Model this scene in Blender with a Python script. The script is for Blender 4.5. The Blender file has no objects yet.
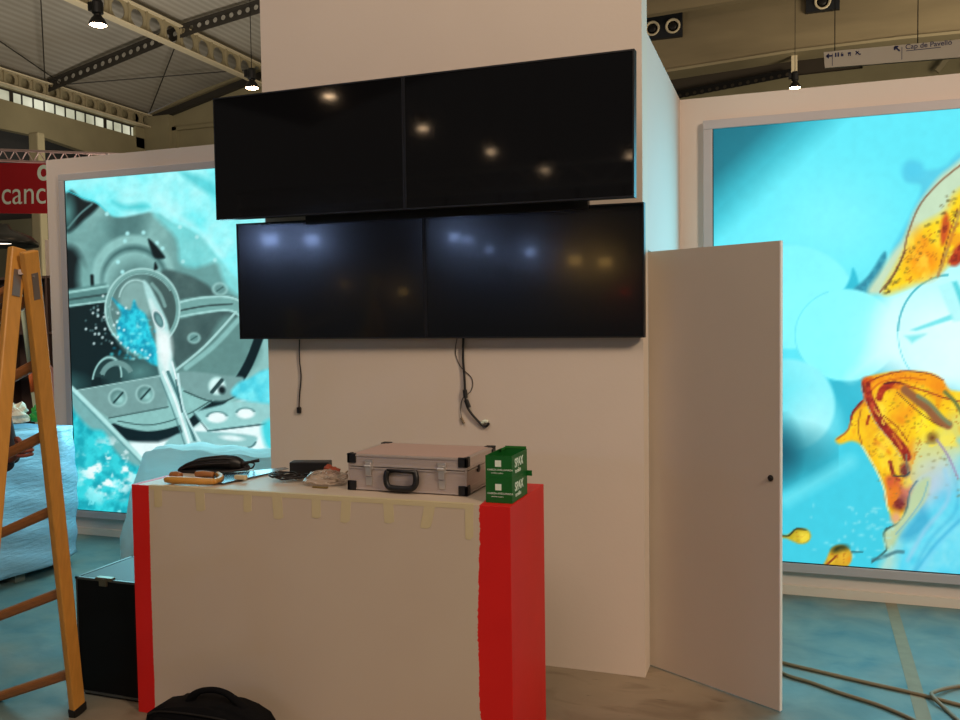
import bpy, bmesh, math, random
import numpy as np
from mathutils import Vector, Matrix
random.seed(7)
C = bpy.context.scene.collection
PI = math.pi

# ------------------------------------------------------------------ helpers
def s2l(c):
    c = c/255.0
    return c/12.92 if c <= 0.04045 else ((c+0.055)/1.055)**2.4
def rgb(r, g, b): return (s2l(r), s2l(g), s2l(b), 1.0)

def mat(name, col, rough=0.6, metal=0.0, var=0.12, scale=6.0, bump=0.0, bscale=40.0, spec=0.5, stretch=(1, 1, 1), col2=None):
    m = bpy.data.materials.new(name); m.use_nodes = True
    nt = m.node_tree; N = nt.nodes; L = nt.links
    p = N['Principled BSDF']
    p.inputs['Roughness'].default_value = rough
    p.inputs['Metallic'].default_value = metal
    p.inputs['Specular IOR Level'].default_value = spec
    tc = N.new('ShaderNodeTexCoord'); mp = N.new('ShaderNodeMapping')
    mp.inputs['Scale'].default_value = stretch
    L.new(tc.outputs['Object'], mp.inputs['Vector'])
    nz = N.new('ShaderNodeTexNoise'); nz.inputs['Scale'].default_value = scale; nz.inputs['Detail'].default_value = 5
    L.new(mp.outputs[0], nz.inputs['Vector'])
    mx = N.new('ShaderNodeMix'); mx.data_type = 'RGBA'
    a = tuple(max(0, c*(1-var)) for c in col[:3])+(1,); b = tuple(min(1, c*(1+var)) for c in col[:3])+(1,)
    if col2: a, b = col, col2
    mx.inputs[6].default_value = a; mx.inputs[7].default_value = b
    L.new(nz.outputs['Fac'], mx.inputs[0]); L.new(mx.outputs[2], p.inputs['Base Color'])
    if bump > 0:
        n2 = N.new('ShaderNodeTexNoise'); n2.inputs['Scale'].default_value = bscale; n2.inputs['Detail'].default_value = 4
        L.new(mp.outputs[0], n2.inputs['Vector'])
        bp = N.new('ShaderNodeBump'); bp.inputs['Strength'].default_value = bump; bp.inputs['Distance'].default_value = 0.01
        L.new(n2.outputs['Fac'], bp.inputs['Height']); L.new(bp.outputs[0], p.inputs['Normal'])
    return m

def emit(name, col, strength):
    m = bpy.data.materials.new(name); m.use_nodes = True
    nt = m.node_tree; nt.nodes.clear()
    e = nt.nodes.new('ShaderNodeEmission'); e.inputs[0].default_value = col; e.inputs[1].default_value = strength
    o = nt.nodes.new('ShaderNodeOutputMaterial'); nt.links.new(e.outputs[0], o.inputs[0])
    return m

def add_box(bm, x0, x1, y0, y1, z0, z1, M=None, bev=0.0):
    r = bmesh.ops.create_cube(bm, size=1.0)
    vs = r['verts']
    for v in vs:
        v.co = Vector(((x0+x1)/2+v.co.x*(x1-x0), (y0+y1)/2+v.co.y*(y1-y0), (z0+z1)/2+v.co.z*(z1-z0)))
    if bev > 0:
        es = list({e for v in vs for e in v.link_edges})
        q = bmesh.ops.bevel(bm, geom=es, offset=bev, segments=2, affect='EDGES', profile=0.5)
        vs = list({v for f in q['faces'] for v in f.verts} | {v for v in vs if v.is_valid})
    if M is not None:
        for v in vs: v.co = M @ v.co
    return vs

def add_bar(bm, a, b, w, h, up=(0, 0, 1), bev=0.0):
    a = Vector(a); b = Vector(b); d = (b-a); L = d.length; d.normalize()
    s = d.cross(Vector(up)).normalized(); u = s.cross(d).normalized()
    M = Matrix(((s.x, d.x, u.x, a.x), (s.y, d.y, u.y, a.y), (s.z, d.z, u.z, a.z), (0, 0, 0, 1)))
    add_box(bm, -w/2, w/2, 0, L, -h/2, h/2, M, bev)

def smooth_pts(P, n=6, closed=False):
    P = [np.array(p, float) for p in P]; out = []; k = len(P)
    rng = range(k if closed else k-1)
    for i in rng:
        p0 = P[(i-1) % k] if closed or i > 0 else P[i]
        p1 = P[i]; p2 = P[(i+1) % k]
        p3 = P[(i+2) % k] if closed or i+2 < k else p2
        for t in np.arange(n)/n:
            out.append(0.5*((2*p1)+(-p0+p2)*t+(2*p0-5*p1+4*p2-p3)*t*t+(-p0+3*p1-3*p2+p3)*t**3))
    if not closed: out.append(P[-1])
    return out

def add_tube(bm, pts, r, seg=8, closed=False, n=6, caps=True):
    P = [Vector(p) for p in (smooth_pts(pts, n, closed) if n > 1 else pts)]
    K = len(P); rs = r if isinstance(r, (list, tuple)) else None
    rings = []; prev = None
    for i, p in enumerate(P):
        t = (P[(i+1) % K]-P[i-1]) if closed or 0 < i < K-1 else (P[1]-P[0] if i == 0 else P[-1]-P[-2])
        if t.length < 1e-9: t = Vector((0, 0, 1))
        t.normalize()
        if prev is None:
            prev = t.cross(Vector((0.13, 0.31, 0.94)))
            if prev.length < 1e-3: prev = t.cross(Vector((1, 0, 0)))
        a = (prev - t*prev.dot(t)).normalized(); prev = a; b = t.cross(a)
        rr = r if rs is None else np.interp(i/(K-1), np.linspace(0, 1, len(rs)), rs)
        rings.append([bm.verts.new(p+(a*math.cos(2*PI*k/seg)+b*math.sin(2*PI*k/seg))*float(rr)) for k in range(seg)])
    for i in range(K if closed else K-1):
        A = rings[i]; B = rings[(i+1) % K]
        for k in range(seg): bm.faces.new((A[k], A[(k+1) % seg], B[(k+1) % seg], B[k]))
    if caps and not closed:
        bm.faces.new(rings[0][::-1]); bm.faces.new(rings[-1])

def add_lathe(bm, prof, M=None, seg=24, caps=True):
    rings = []
    for (r, z) in prof:
        rings.append([bm.verts.new((M or Matrix()) @ Vector((r*math.cos(2*PI*k/seg), r*math.sin(2*PI*k/seg), z))) for k in range(seg)])
    for A, B in zip(rings, rings[1:]):
        for k in range(seg): bm.faces.new((A[k], A[(k+1) % seg], B[(k+1) % seg], B[k]))
    if caps and prof[0][0] > 1e-4: bm.faces.new(rings[0][::-1])
    if caps and prof[-1][0] > 1e-4: bm.faces.new(rings[-1])

def add_prism(bm, poly, fn, d0, d1):
    """poly: 2D points; fn(a, b, d) -> 3D; extruded from d0 to d1"""
    A = [bm.verts.new(fn(a, b, d0)) for a, b in poly]; B = [bm.verts.new(fn(a, b, d1)) for a, b in poly]
    bm.faces.new(A); bm.faces.new(B[::-1]); n = len(A)
    for i in range(n): bm.faces.new((A[i], B[i], B[(i+1) % n], A[(i+1) % n]))

def obj(name, bm, m, parent=None, smooth=False):
    bmesh.ops.recalc_face_normals(bm, faces=bm.faces[:])
    me = bpy.data.meshes.new(name); bm.to_mesh(me); bm.free()
    if smooth:
        for p in me.polygons: p.use_smooth = True
    me.materials.append(m)
    o = bpy.data.objects.new(name, me); C.objects.link(o)
    if parent is not None:
        o.parent = parent
        o.matrix_parent_inverse = Matrix.Identity(4)
        # geometry is given in world space when parent has a pure translation 'origin' property
        if 'org' in PARORG.get(parent.name, {}):
            off = PARORG[parent.name]['org']
            me.transform(Matrix.Translation(-Vector(off)))
    return o
PARORG = {}

def thing(name, label, cat, loc=(0, 0, 0), group=None, world=True):
    """Empty at the base of the thing. Parts are written in world space when world=True."""
    o = bpy.data.objects.new(name, None); C.objects.link(o)
    o.location = loc; o['label'] = label; o['category'] = cat; o.empty_display_size = 0.05
    if group: o['group'] = group
    if world: PARORG[o.name] = {'org': loc}
    return o

def tag(o, label, cat, group=None, kind=None):
    o['label'] = label; o['category'] = cat
    if group: o['group'] = group
    if kind: o['kind'] = kind
    # move the origin to the base of the mesh
    me = o.data; xs = [v.co for v in me.vertices]
    c = Vector((sum(v.x for v in xs)/len(xs), sum(v.y for v in xs)/len(xs), min(v.z for v in xs)))
    me.transform(Matrix.Translation(-c)); o.location = c
    return o

def sub(name, bm, m, parent, smooth=False):
    """part or sub-part of a thing; same frame as its top thing"""
    o = obj(name, bm, m, None, smooth)
    top = parent; depth = 0
    while top.parent is not None: top = top.parent
    off = PARORG.get(top.name, {}).get('org')
    if off is not None: o.data.transform(Matrix.Translation(-Vector(off)))
    o.parent = parent
    return o

def struct(name, bm, m, label=None):
    o = obj(name, bm, m); o['kind'] = 'structure'
    if label: o['label'] = label
    return o

def dup(root, loc, label, group=None):
    def cp(o, par):
        c = o.copy(); C.objects.link(c)
        if par is not None: c.parent = par
        for k in kids.get(o.name, []): cp(k, c)
        return c
    kids = {}
    for o in C.objects:
        if o.parent is not None: kids.setdefault(o.parent.name, []).append(o)
    r = cp(root, None); r.location = loc; r['label'] = label
    if group: r['group'] = group
    return r

def text_bm(s, size, M, depth=0.001, bold=0.0):
    cu = bpy.data.curves.new('t', 'FONT'); cu.body = s; cu.size = size; cu.extrude = depth; cu.offset = bold
    cu.align_x = 'LEFT'
    o = bpy.data.objects.new('t', cu); C.objects.link(o)
    dg = bpy.context.evaluated_depsgraph_get(); dg.update()
    me = bpy.data.meshes.new_from_object(o.evaluated_get(dg))
    bm = bmesh.new(); bm.from_mesh(me); bm.transform(M)
    bpy.data.objects.remove(o); bpy.data.curves.remove(cu); bpy.data.meshes.remove(me)
    return bm
def face_y(x, y, z, rot=0.0):  # text standing upright facing -Y
    return Matrix.Translation((x, y, z)) @ Matrix.Rotation(rot, 4, 'Y') @ Matrix.Rotation(PI/2, 4, 'X')
def face_x(x, y, z):
    return Matrix.Translation((x, y, z)) @ Matrix.Rotation(PI/2, 4, 'Z') @ Matrix.Rotation(PI/2, 4, 'X')

# ------------------------------------------------------------------ camera
cam_d = bpy.data.cameras.new('camera'); cam = bpy.data.objects.new('camera', cam_d); C.objects.link(cam)
cam_d.sensor_width = 36; cam_d.lens = 874.2777/960*36; cam_d.clip_end = 300
R_ = Vector((0.9435, 0.3311, -0.0139)); W_ = Vector((-0.3314, 0.9425, -0.0442)).normalized()
R_ = (R_ - W_*R_.dot(W_)).normalized(); U_ = R_.cross(W_)
cam.matrix_world = Matrix(((R_.x, U_.x, -W_.x, 0), (R_.y, U_.y, -W_.y, 0), (R_.z, U_.z, -W_.z, 1.6817), (0, 0, 0, 1)))
bpy.context.scene.camera = cam

# ------------------------------------------------------------------ materials
M_wall = mat('white_painted_board', rgb(216, 204, 190), 0.75, var=0.035, scale=2.5, bump=0.05, bscale=60)
M_wall2 = mat('white_painted_panel', rgb(214, 200, 190), 0.7, var=0.035, scale=1.5, bump=0.04)
M_door = mat('matte_door_laminate', rgb(196, 184, 168), 0.6, var=0.04, scale=3, bump=0.03)
M_edge = mat('pale_board_edge', rgb(236, 226, 216), 0.6, var=0.03)
M_frame = mat('brushed_aluminium_frame', rgb(188, 182, 184), 0.45, metal=0.25, var=0.05, scale=10)
M_black = mat('black_plastic', rgb(16, 16, 17), 0.45, var=0.2)
M_blackm = mat('matte_black_fabric', rgb(11, 11, 13), 0.9, var=0.25, scale=30, bump=0.35, bscale=180, spec=0.15)
M_dark = mat('dark_metal', rgb(38, 36, 34), 0.5, metal=0.5)
M_chrome = mat('chrome', rgb(214, 208, 204), 0.28, metal=.7, var=0.05)
M_alu = mat('ribbed_aluminium', rgb(196, 184, 176), 0.42, metal=0.45, var=0.06, scale=14, bump=0.05)
M_alutop = mat('dusty_aluminium_lid', rgb(200, 172, 160), 0.6, metal=0.15, var=0.06, scale=4)
M_wood = mat('varnished_pine', rgb(200, 142, 62), 0.45, var=0.22, scale=7, stretch=(8, 8, 1.1), bump=0.06, bscale=10)
M_woodr = mat('worn_pine_rung', rgb(160, 100, 48), 0.5, var=0.25, scale=9, stretch=(1.2, 8, 8))
M_handle = mat('lacquered_saw_handle', rgb(196, 142, 62), 0.4, var=0.15, scale=20)
M_steel = mat('polished_saw_steel', rgb(120, 130, 140), 0.22, metal=0.9, var=0.1)
M_tape = mat('masking_tape', rgb(204, 190, 150), 0.7, var=0.06, scale=20)
M_truss = mat('cream_painted_steel', rgb(158, 146, 116), 0.6, var=0.12, scale=1.5)
M_trussb = mat('cream_painted_flange', rgb(222, 208, 176), 0.5, var=0.08, scale=1.5)
M_purlin = mat('grey_brown_steel', rgb(50, 46, 40), 0.6, var=0.15, scale=2)
M_conc = mat('olive_concrete', rgb(154, 144, 112), 0.9, var=0.22, scale=1.2, bump=0.2, bscale=6)
M_conc2 = mat('brown_concrete_beam', rgb(142, 128, 100), 0.9, var=0.5, scale=0.9, bump=0.2, bscale=5, stretch=(.4, 1, 2))
M_green = mat('green_printed_card', rgb(6, 94, 28), 0.5, var=0.06)
M_greend = mat('dark_green_card_inside', rgb(30, 110, 30), 0.7, var=0.1)
M_print = mat('white_print', rgb(225, 238, 220), 0.6, var=0.02)
M_red = mat('red_banner_cloth', rgb(172, 14, 24), 0.8, var=0.06, scale=3)
M_blue = mat('blue_print', rgb(40, 45, 95), 0.6, var=0.02)
M_signw = mat('white_sign_board', rgb(212, 204, 188), 0.6, var=0.03)
M_skin = mat('brown_skin', rgb(128, 66, 48), 0.55, var=0.12, scale=14, bump=0.08)
M_cloth = mat('dark_work_clothes', rgb(42, 34, 38), 0.9, var=0.2, scale=12, bump=0.2)
M_hair = mat('dark_hair', rgb(28, 20, 16), 0.7, var=0.3, scale=40)
M_cord = mat('khaki_rubber_cable', rgb(126, 108, 80), 0.55, var=0.1)
M_cblack = mat('black_cable_rubber', rgb(24, 20, 19), 0.5, var=0.1)
M_grey = mat('grey_wall_panels_far', rgb(120, 116, 92), 0.8, var=0.15, scale=1)

# floor: worn concrete with stains and light-box glow mixed into its colour
def floor_mat():
    m = bpy.data.materials.new('worn_concrete_glow_tint'); m.use_nodes = True
    nt = m.node_tree; N = nt.nodes; L = nt.links; p = N['Principled BSDF']
    tc = N.new('ShaderNodeTexCoord')
    def noise(s, d=6, dist=0.0, st=None):
        n = N.new('ShaderNodeTexNoise'); n.inputs['Scale'].default_value = s; n.inputs['Detail'].default_value = d
        n.inputs['Distortion'].default_value = dist
        if st:
            mp = N.new('ShaderNodeMapping'); mp.inputs['Scale'].default_value = st
            L.new(tc.outputs['Object'], mp.inputs['Vector']); L.new(mp.outputs[0], n.inputs['Vector'])
        else: L.new(tc.outputs['Object'], n.inputs['Vector'])
        return n
    def ramp(src, a, b, ca=(0, 0, 0, 1), cb=(1, 1, 1, 1)):
        r = N.new('ShaderNodeValToRGB'); r.color_ramp.elements[0].position = a; r.color_ramp.elements[1].position = b
        r.color_ramp.elements[0].color = ca; r.color_ramp.elements[1].color = cb
        L.new(src, r.inputs[0]); return r
    def mix(f, a, b):
        x = N.new('ShaderNodeMix'); x.data_type = 'RGBA'; L.new(f, x.inputs[0])
        for i, v in ((6, a), (7, b)):
            if isinstance(v, tuple): x.inputs[i].default_value = v
            else: L.new(v, x.inputs[i])
        return x.outputs[2]
    base = mix(ramp(noise(1.3, 8, .6).outputs['Fac'], .35, .7).outputs[0], rgb(128, 116, 98), rgb(158, 142, 118))
    base = mix(ramp(noise(3.2, 8, 1.2, (1, 2.2, 1)).outputs['Fac'], .5, .78).outputs[0], base, rgb(112, 96, 76))
    base = mix(ramp(noise(9, 5, .3, (1, 3, 1)).outputs['Fac'], .66, .8).outputs[0], base, rgb(84, 70, 56))
    # light-box cyan spill put into the colour, dusty brown around the tower foot
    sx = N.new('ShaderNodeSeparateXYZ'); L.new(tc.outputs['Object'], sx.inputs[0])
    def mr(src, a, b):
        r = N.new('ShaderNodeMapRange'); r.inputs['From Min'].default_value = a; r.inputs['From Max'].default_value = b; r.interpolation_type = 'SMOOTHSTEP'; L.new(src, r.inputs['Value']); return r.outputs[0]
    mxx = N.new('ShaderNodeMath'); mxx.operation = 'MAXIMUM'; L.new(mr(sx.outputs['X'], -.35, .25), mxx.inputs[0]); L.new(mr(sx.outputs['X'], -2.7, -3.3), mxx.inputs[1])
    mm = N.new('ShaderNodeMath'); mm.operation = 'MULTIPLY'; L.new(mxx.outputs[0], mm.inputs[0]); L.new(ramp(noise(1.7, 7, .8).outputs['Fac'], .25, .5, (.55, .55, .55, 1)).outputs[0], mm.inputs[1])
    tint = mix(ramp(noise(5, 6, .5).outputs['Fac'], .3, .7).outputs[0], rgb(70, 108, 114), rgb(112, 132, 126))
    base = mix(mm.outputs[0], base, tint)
    L.new(base, p.inputs['Base Color'])
    p.inputs['Roughness'].default_value = 0.55
    r2 = ramp(noise(2.0, 5).outputs['Fac'], .3, .7, (.38, .38, .38, 1), (.75, .75, .75, 1))
    L.new(r2.outputs[0], p.inputs['Roughness'])
    bp = N.new('ShaderNodeBump'); bp.inputs['Strength'].default_value = 0.12; bp.inputs['Distance'].default_value = 0.01
    L.new(noise(25).outputs['Fac'], bp.inputs['Height']); L.new(bp.outputs[0], p.inputs['Normal'])
    return m
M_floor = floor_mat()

# roof deck: corrugated, ribs run along Y (varies with X)
def deck_mat():
    m = bpy.data.materials.new('corrugated_roof_deck'); m.use_nodes = True
    nt = m.node_tree; N = nt.nodes; L = nt.links; p = N['Principled BSDF']
    p.inputs['Roughness'].default_value = 0.6
    tc = N.new('ShaderNodeTexCoord')
    w = N.new('ShaderNodeTexWave'); w.wave_type = 'BANDS'; w.bands_direction = 'X'; w.wave_profile = 'TRI'
    w.inputs['Scale'].default_value = 1.7; w.inputs['Distortion'].default_value = 0.2
    L.new(tc.outputs['Object'], w.inputs['Vector'])
    nz = N.new('ShaderNodeTexNoise'); nz.inputs['Scale'].default_value = 0.35; L.new(tc.outputs['Object'], nz.inputs['Vector'])
    r = N.new('ShaderNodeValToRGB')
    r.color_ramp.elements[0].position = .2; r.color_ramp.elements[0].color = rgb(176, 172, 162)
    r.color_ramp.elements[1].position = .95; r.color_ramp.elements[1].color = rgb(206, 204, 196)
    L.new(w.outputs['Fac'], r.inputs[0])
    x = N.new('ShaderNodeMix'); x.data_type = 'RGBA'; x.inputs[7].default_value = rgb(150, 140, 124)
    L.new(nz.outputs['Fac'], x.inputs[0]); L.new(r.outputs[0], x.inputs[6]); L.new(x.outputs[2], p.inputs['Base Color'])
    return m
M_deck = deck_mat()

# ------------------------------------------------------------------ setting
XR, XL, YT, YB, YE, H = -0.626, -2.633, 4.058, 5.576, 4.214, 3.031
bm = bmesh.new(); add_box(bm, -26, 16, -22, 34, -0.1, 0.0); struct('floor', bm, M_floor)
bm = bmesh.new(); add_box(bm, XL, XR, YT, YE, 0, 4.4); struct('wall_tower', bm, M_wall, 'tall white front wall of the stand tower')
bm = bmesh.new()
add_box(bm, XR-.06, XR, YE, YB, 2.01, H); add_box(bm, XR-.06, XR, YE+.76, YB, 0, 2.01)
struct('wall_right', bm, M_wall2, 'side wall of the tower above the door')
bm = bmesh.new(); add_box(bm, XL, XL+.06, YE, YB, 0, H); struct('wall_left', bm, M_wall2)
bm = bmesh.new(); add_box(bm, -5.659, 3.4, YB, YB+.12, 0, H); struct('wall_back', bm, M_wall2, 'long white back wall holding both light boxes')
# skirting strips under the light boxes
bm = bmesh.new(); add_box(bm, XR+.02, 3.3, YB-.02, YB, 0.0, 0.055); struct('baseboard_right', bm, M_wall)
bm = bmesh.new(); add_box(bm, -5.6, XL-.02, YB-.02, YB, 0.0, 0.055); struct('baseboard_left', bm, M_wall)

# door, standing open
hinge = Vector((XR+.0005, YE-.012, 0)); dd = Vector((0.600, -0.343, 0)); dl = dd.length; dn = dd.normalized()
MD = Matrix(((dn.x, -dn.y, 0, hinge.x), (dn.y, dn.x, 0, hinge.y), (0, 0, 1, 0), (0, 0, 0, 1)))
bm = bmesh.new(); add_box(bm, 0, dl-.006, -.0, .016, 0.006, 2.0, MD)
door = struct('door_1', bm, M_door, 'plain beige door panel standing open')
bm = bmesh.new(); add_box(bm, dl-.006, dl, -.0005, .0165, 0.006, 2.0, MD); sub('door_edge', bm, M_edge, door)
bm = bmesh.new()
ML = MD @ Matrix.Translation((dl-.045, 0.0, 1.0)) @ Matrix.Rotation(PI/2, 4, 'X')
add_lathe(bm, [(.013, 0), (.013, .004), (.008, .007), (.008, .012), (0.0, .012)], ML, 16)
sub('lock', bm, M_dark, door)

# ------------------------------------------------------------------ printed artwork on the light boxes
HM = np.array([[125.727283, -6.295893, 786.710177], [-22.270807, -167.925639, 595.000059], [-0.062583, -0.008348, 1.0]])
def vnoise(x, y, seed=0):
    rs = np.random.RandomState(seed); T = rs.rand(64, 64)
    xi = np.floor(x).astype(int); yi = np.floor(y).astype(int); fx = x-xi; fy = y-yi
    fx = fx*fx*(3-2*fx); fy = fy*fy*(3-2*fy)
    g = lambda a, b: T[a % 64, b % 64]
    return (g(xi, yi)*(1-fx)+g(xi+1, yi)*fx)*(1-fy)+(g(xi, yi+1)*(1-fx)+g(xi+1, yi+1)*fx)*fy
def fnoise(x, y, seed=0, o=4):
    s = 0; a = .5
    for k in range(o): s = s+a*vnoise(x*2**k+17*k, y*2**k+5*k, seed+k); a *= .5
    return s/(1-.5**o)
class Print:
    def __init__(s, U, V, base):
        s.U, s.V = U, V; s.c = np.ones((len(U), 3))*np.array(base, float)
    def blend(s, m, col, idx=None):
        m = np.clip(m, 0, 1)[:, None]; col = np.array(col, float)
        if idx is None: s.c = s.c*(1-m)+col*m
        else: s.c[idx] = s.c[idx]*(1-m)+(col if col.ndim == 1 else col)*m
    def _box(s, P, pad):
        P = np.array(P, float)
        return np.where((s.U > P[:, 0].min()-pad) & (s.U < P[:, 0].max()+pad) & (s.V > P[:, 1].min()-pad) & (s.V < P[:, 1].max()+pad))[0]
    def segd(s, x, y, P, closed):
        d = np.full(len(x), 1e9); k = len(P)
        for i in range(k if closed else k-1):
            a = P[i]; b = P[(i+1) % k]; ab = b-a; L = ab@ab+1e-12
            t = np.clip(((x-a[0])*ab[0]+(y-a[1])*ab[1])/L, 0, 1)
            d = np.minimum(d, (x-a[0]-t*ab[0])**2+(y-a[1]-t*ab[1])**2)
        return np.sqrt(d)
    def poly(s, P, col, soft=1.2, sm=True, al=1.0, nz=None):
        if sm: P = smooth_pts(P, 5, True)
        P = [np.array(p, float) for p in P]; idx = s._box(P, soft+2)
        if len(idx) == 0: return
        x, y = s.U[idx], s.V[idx]; ins = np.zeros(len(x), bool); k = len(P)
        for i in range(k):
            a, b = P[i], P[(i+1) % k]
            if a[1] == b[1]: continue
            c = ((a[1] > y) != (b[1] > y)) & (x < (b[0]-a[0])*(y-a[1])/(b[1]-a[1])+a[0]); ins ^= c
        d = s.segd(x, y, P, True); sd = np.where(ins, d, -d)
        m = np.clip(sd/soft*.5+.5, 0, 1)*al
        col = np.array(col, float)
        if nz:  # (col2, scale, seed, contrast)
            n = np.clip((fnoise(x/nz[1], y/nz[1], nz[2])-.5)*nz[3]+.5, 0, 1)[:, None]
            col = col*(1-n)+np.array(nz[0], float)*n
        s.blend(m, col, idx)
    def ell(s, cx, cy, rx, ry, col, ang=0, soft=1.2, ring=None, al=1.0, a0=None):
        pad = max(rx, ry)+soft+3
        idx = np.where((abs(s.U-cx) < pad) & (abs(s.V-cy) < pad))[0]
        if len(idx) == 0: return
        x, y = s.U[idx]-cx, s.V[idx]-cy; c, n = math.cos(ang), math.sin(ang)
        X, Y = x*c+y*n, -x*n+y*c; q = np.sqrt((X/rx)**2+(Y/ry)**2); r = min(rx, ry)
        sd = (1-q)*r
        if ring: m = np.clip((ring/2-abs(sd))/soft+.5, 0, 1)
        else: m = np.clip(sd/soft*.5+.5, 0, 1)
        if a0:
            t = np.degrees(np.arctan2(Y/ry, X/rx)) % 360; lo, hi = a0
            m = m*(((t-lo) % 360) < ((hi-lo) % 360))
        s.blend(m*al, col, idx)
    def line(s, P, w, col, soft=1.0, sm=True, al=1.0):
        if sm and len(P) > 2: P = smooth_pts(P, 5)
        P = [np.array(p, float) for p in P]; idx = s._box(P, w+soft+2)
        if len(idx) == 0: return
        d = s.segd(s.U[idx], s.V[idx], P, False)
        s.blend(np.clip((w/2-d)/soft+.5, 0, 1)*al, col, idx)
    def dots(s, pts, r, col, al=1.0):
        for x, y in pts: s.ell(x, y, r, r, col, soft=.9, al=al)
    def mottle(s, amt, scale, seed):
        s.c *= (1+amt*(fnoise(s.U/scale, s.V/scale, seed)-.5))[:, None]

def art_left(U, V):
    p = Print(U, V, (104, 158, 156)); rnd = random.Random(3)
    blk = (8, 24, 28); dk = (62, 92, 92); mid = (100, 148, 146); lt = (158, 212, 208); hi = (205, 240, 238)
    # big body of the instrument
    p.poly([(66, 228), (82, 214), (100, 204), (150, 208), (172, 240), (168, 300), (66, 330)], (132, 184, 180), 4, nz=((100, 150, 148), 26, 2, 1.8))
    p.poly([(150, 208), (190, 215), (215, 262), (272, 300), (272, 210), (240, 170)], (120, 168, 164), 5)
    p.poly([(112, 212), (142, 212), (140, 236), (112, 240)], (66, 108, 108), 8, al=.75)
    p.poly([(66, 192), (72, 190), (84, 200), (99, 205), (84, 220), (66, 232)], blk, 2)
    p.line([(68, 228), (80, 214), (92, 204)], 2, (90, 130, 130), 1.5)
    p.ell(68, 212, 6, 14, (80, 135, 132), soft=5)
    p.poly([(60, 252), (74, 248), (84, 266), (86, 284), (96, 292), (60, 296)], blk, 5)
    p.poly([(80, 262), (92, 272), (100, 290), (80, 292)], (118, 172, 168), 5)
    p.ell(133, 275, 41, 40, (140, 194, 190), soft=2); p.ell(134, 279, 33, 34, (66, 108, 108), soft=2.5)
    p.ell(134, 284, 31, 33, (142, 196, 192), soft=2.5); p.ell(136, 288, 26, 28, (96, 140, 138), soft=7)
    p.line([(92, 276), (93, 288), (98, 296)], 3.5, blk, 2)
    # dark lower left field
    p.poly([(60, 304), (104, 300), (112, 330), (130, 354), (168, 366), (170, 380), (110, 392), (60, 392)], (10, 32, 36), 3)
    p.ell(140, 372, 22, 14, (84, 136, 134), soft=14)
    p.ell(60, 384, 22, 10, (80, 140, 138), soft=7, al=.6)
    # glass rail left and right
    p.poly([(60, 291), (106, 283), (110, 300), (60, 309)], (86, 134, 132), 1.5, sm=False)
    p.line([(60, 294), (108, 286)], 2.4, (150, 205, 200)); p.line([(60, 301), (108, 294)], 2.2, (50, 80, 80)); p.line([(60, 307), (106, 301)], 1.8, (160, 214, 210))
    p.poly([(100, 400), (168, 372), (175, 345), (262, 335), (268, 375), (240, 400), (184, 432), (125, 430)], (138, 192, 188), 3)
    # dark disc right
    p.poly([(160, 274), (182, 273), (205, 283), (216, 292), (235, 297), (255, 306), (262, 330), (238, 372), (205, 382), (178, 372), (168, 330)], (78, 108, 106), 2, nz=((60, 88, 88), 12, 5, 1.5))
    p.poly([(177, 302), (200, 297), (228, 296), (248, 304), (248, 320), (228, 311), (200, 314), (178, 318)], (118, 170, 166), 1.5)
    p.line([(177, 303), (200, 298), (228, 297), (246, 304)], 2, (170, 222, 218)); p.line([(178, 317), (200, 313), (228, 310), (240, 316)], 2, (165, 218, 214)); p.line([(178, 311), (205, 306), (232, 304)], 1.8, (48, 72, 72))
    p.poly([(180, 366), (205, 345), (222, 318), (240, 320), (262, 350), (240, 378), (180, 380)], (104, 152, 148), 3, al=.8)
    p.line([(176, 370), (205, 346), (236, 312)], 2.5, (168, 216, 212)); p.line([(186, 368), (214, 346), (240, 318)], 5, (136, 190, 186), 2)
    # pale plate rim and black crescent
    p.poly([(100, 405), (180, 375), (236, 378), (250, 350), (244, 385), (215, 415), (160, 430), (125, 427)], (140, 196, 192), 2)
    p.line([(114, 428), (134, 435), (158, 435), (184, 428), (202, 414), (222, 400), (237, 383), (249, 363), (259, 338)], 9, (4, 26, 32), 1.5)
    p.line([(126, 434), (155, 438), (184, 431)], 12, (4, 26, 32), 2)
    p.line([(118, 421), (150, 425), (184, 416), (212, 400)], 1, (30, 60, 62))
    # white field
    p.poly([(130, 442), (158, 442), (184, 434), (205, 420), (230, 406), (276, 380), (276, 470), (120, 470)], (232, 254, 254), 2, sm=False)
    # left plate with two round holes
    p.poly([(74, 391), (160, 376), (167, 384), (168, 407), (109, 418), (100, 412)], (118, 160, 158), 1.3, sm=False)
    p.line([(74, 391), (160, 376)], 1.2, (160, 205, 202)); p.line([(109, 418), (168, 407)], 1.2, (50, 80, 80))
    for x, y in ((117.8, 397.5), (145, 394)):
        p.ell(x, y, 9.3, 9.3, (165, 212, 208)); p.ell(x, y, 7.8, 7.8, (96, 140, 138)); p.ell(x+2, y+2, 5, 5, (150, 205, 200), soft=3); p.line([(x-4, y+5), (x+5, y-5)], 2, (28, 60, 62))
    p.ell(107, 379, 14, 22, (30, 58, 60), ang=.2, a0=(180, 360)); p.ell(107, 379, 14, 22, lt, ang=.2, ring=1.6, a0=(170, 350)); p.ell(117, 381, 16, 18, (108, 150, 148), ring=5, a0=(200, 330))
    # right plate
    p.poly([(180, 372), (230, 376), (244, 379), (236, 396), (222, 401), (206, 399), (184, 390)], (120, 162, 160), 1.3)
    p.line([(184, 391), (206, 400), (222, 402), (236, 396)], 1.5, (40, 70, 70))
    p.ell(217, 386, 9, 9.5, (168, 216, 212)); p.ell(217, 386, 7.3, 7.8, (214, 248, 246)); p.line([(212, 392), (222, 380)], 4, (40, 70, 72)); p.ell(222, 390, 3.5, 4, blk, soft=1.5)
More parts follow.
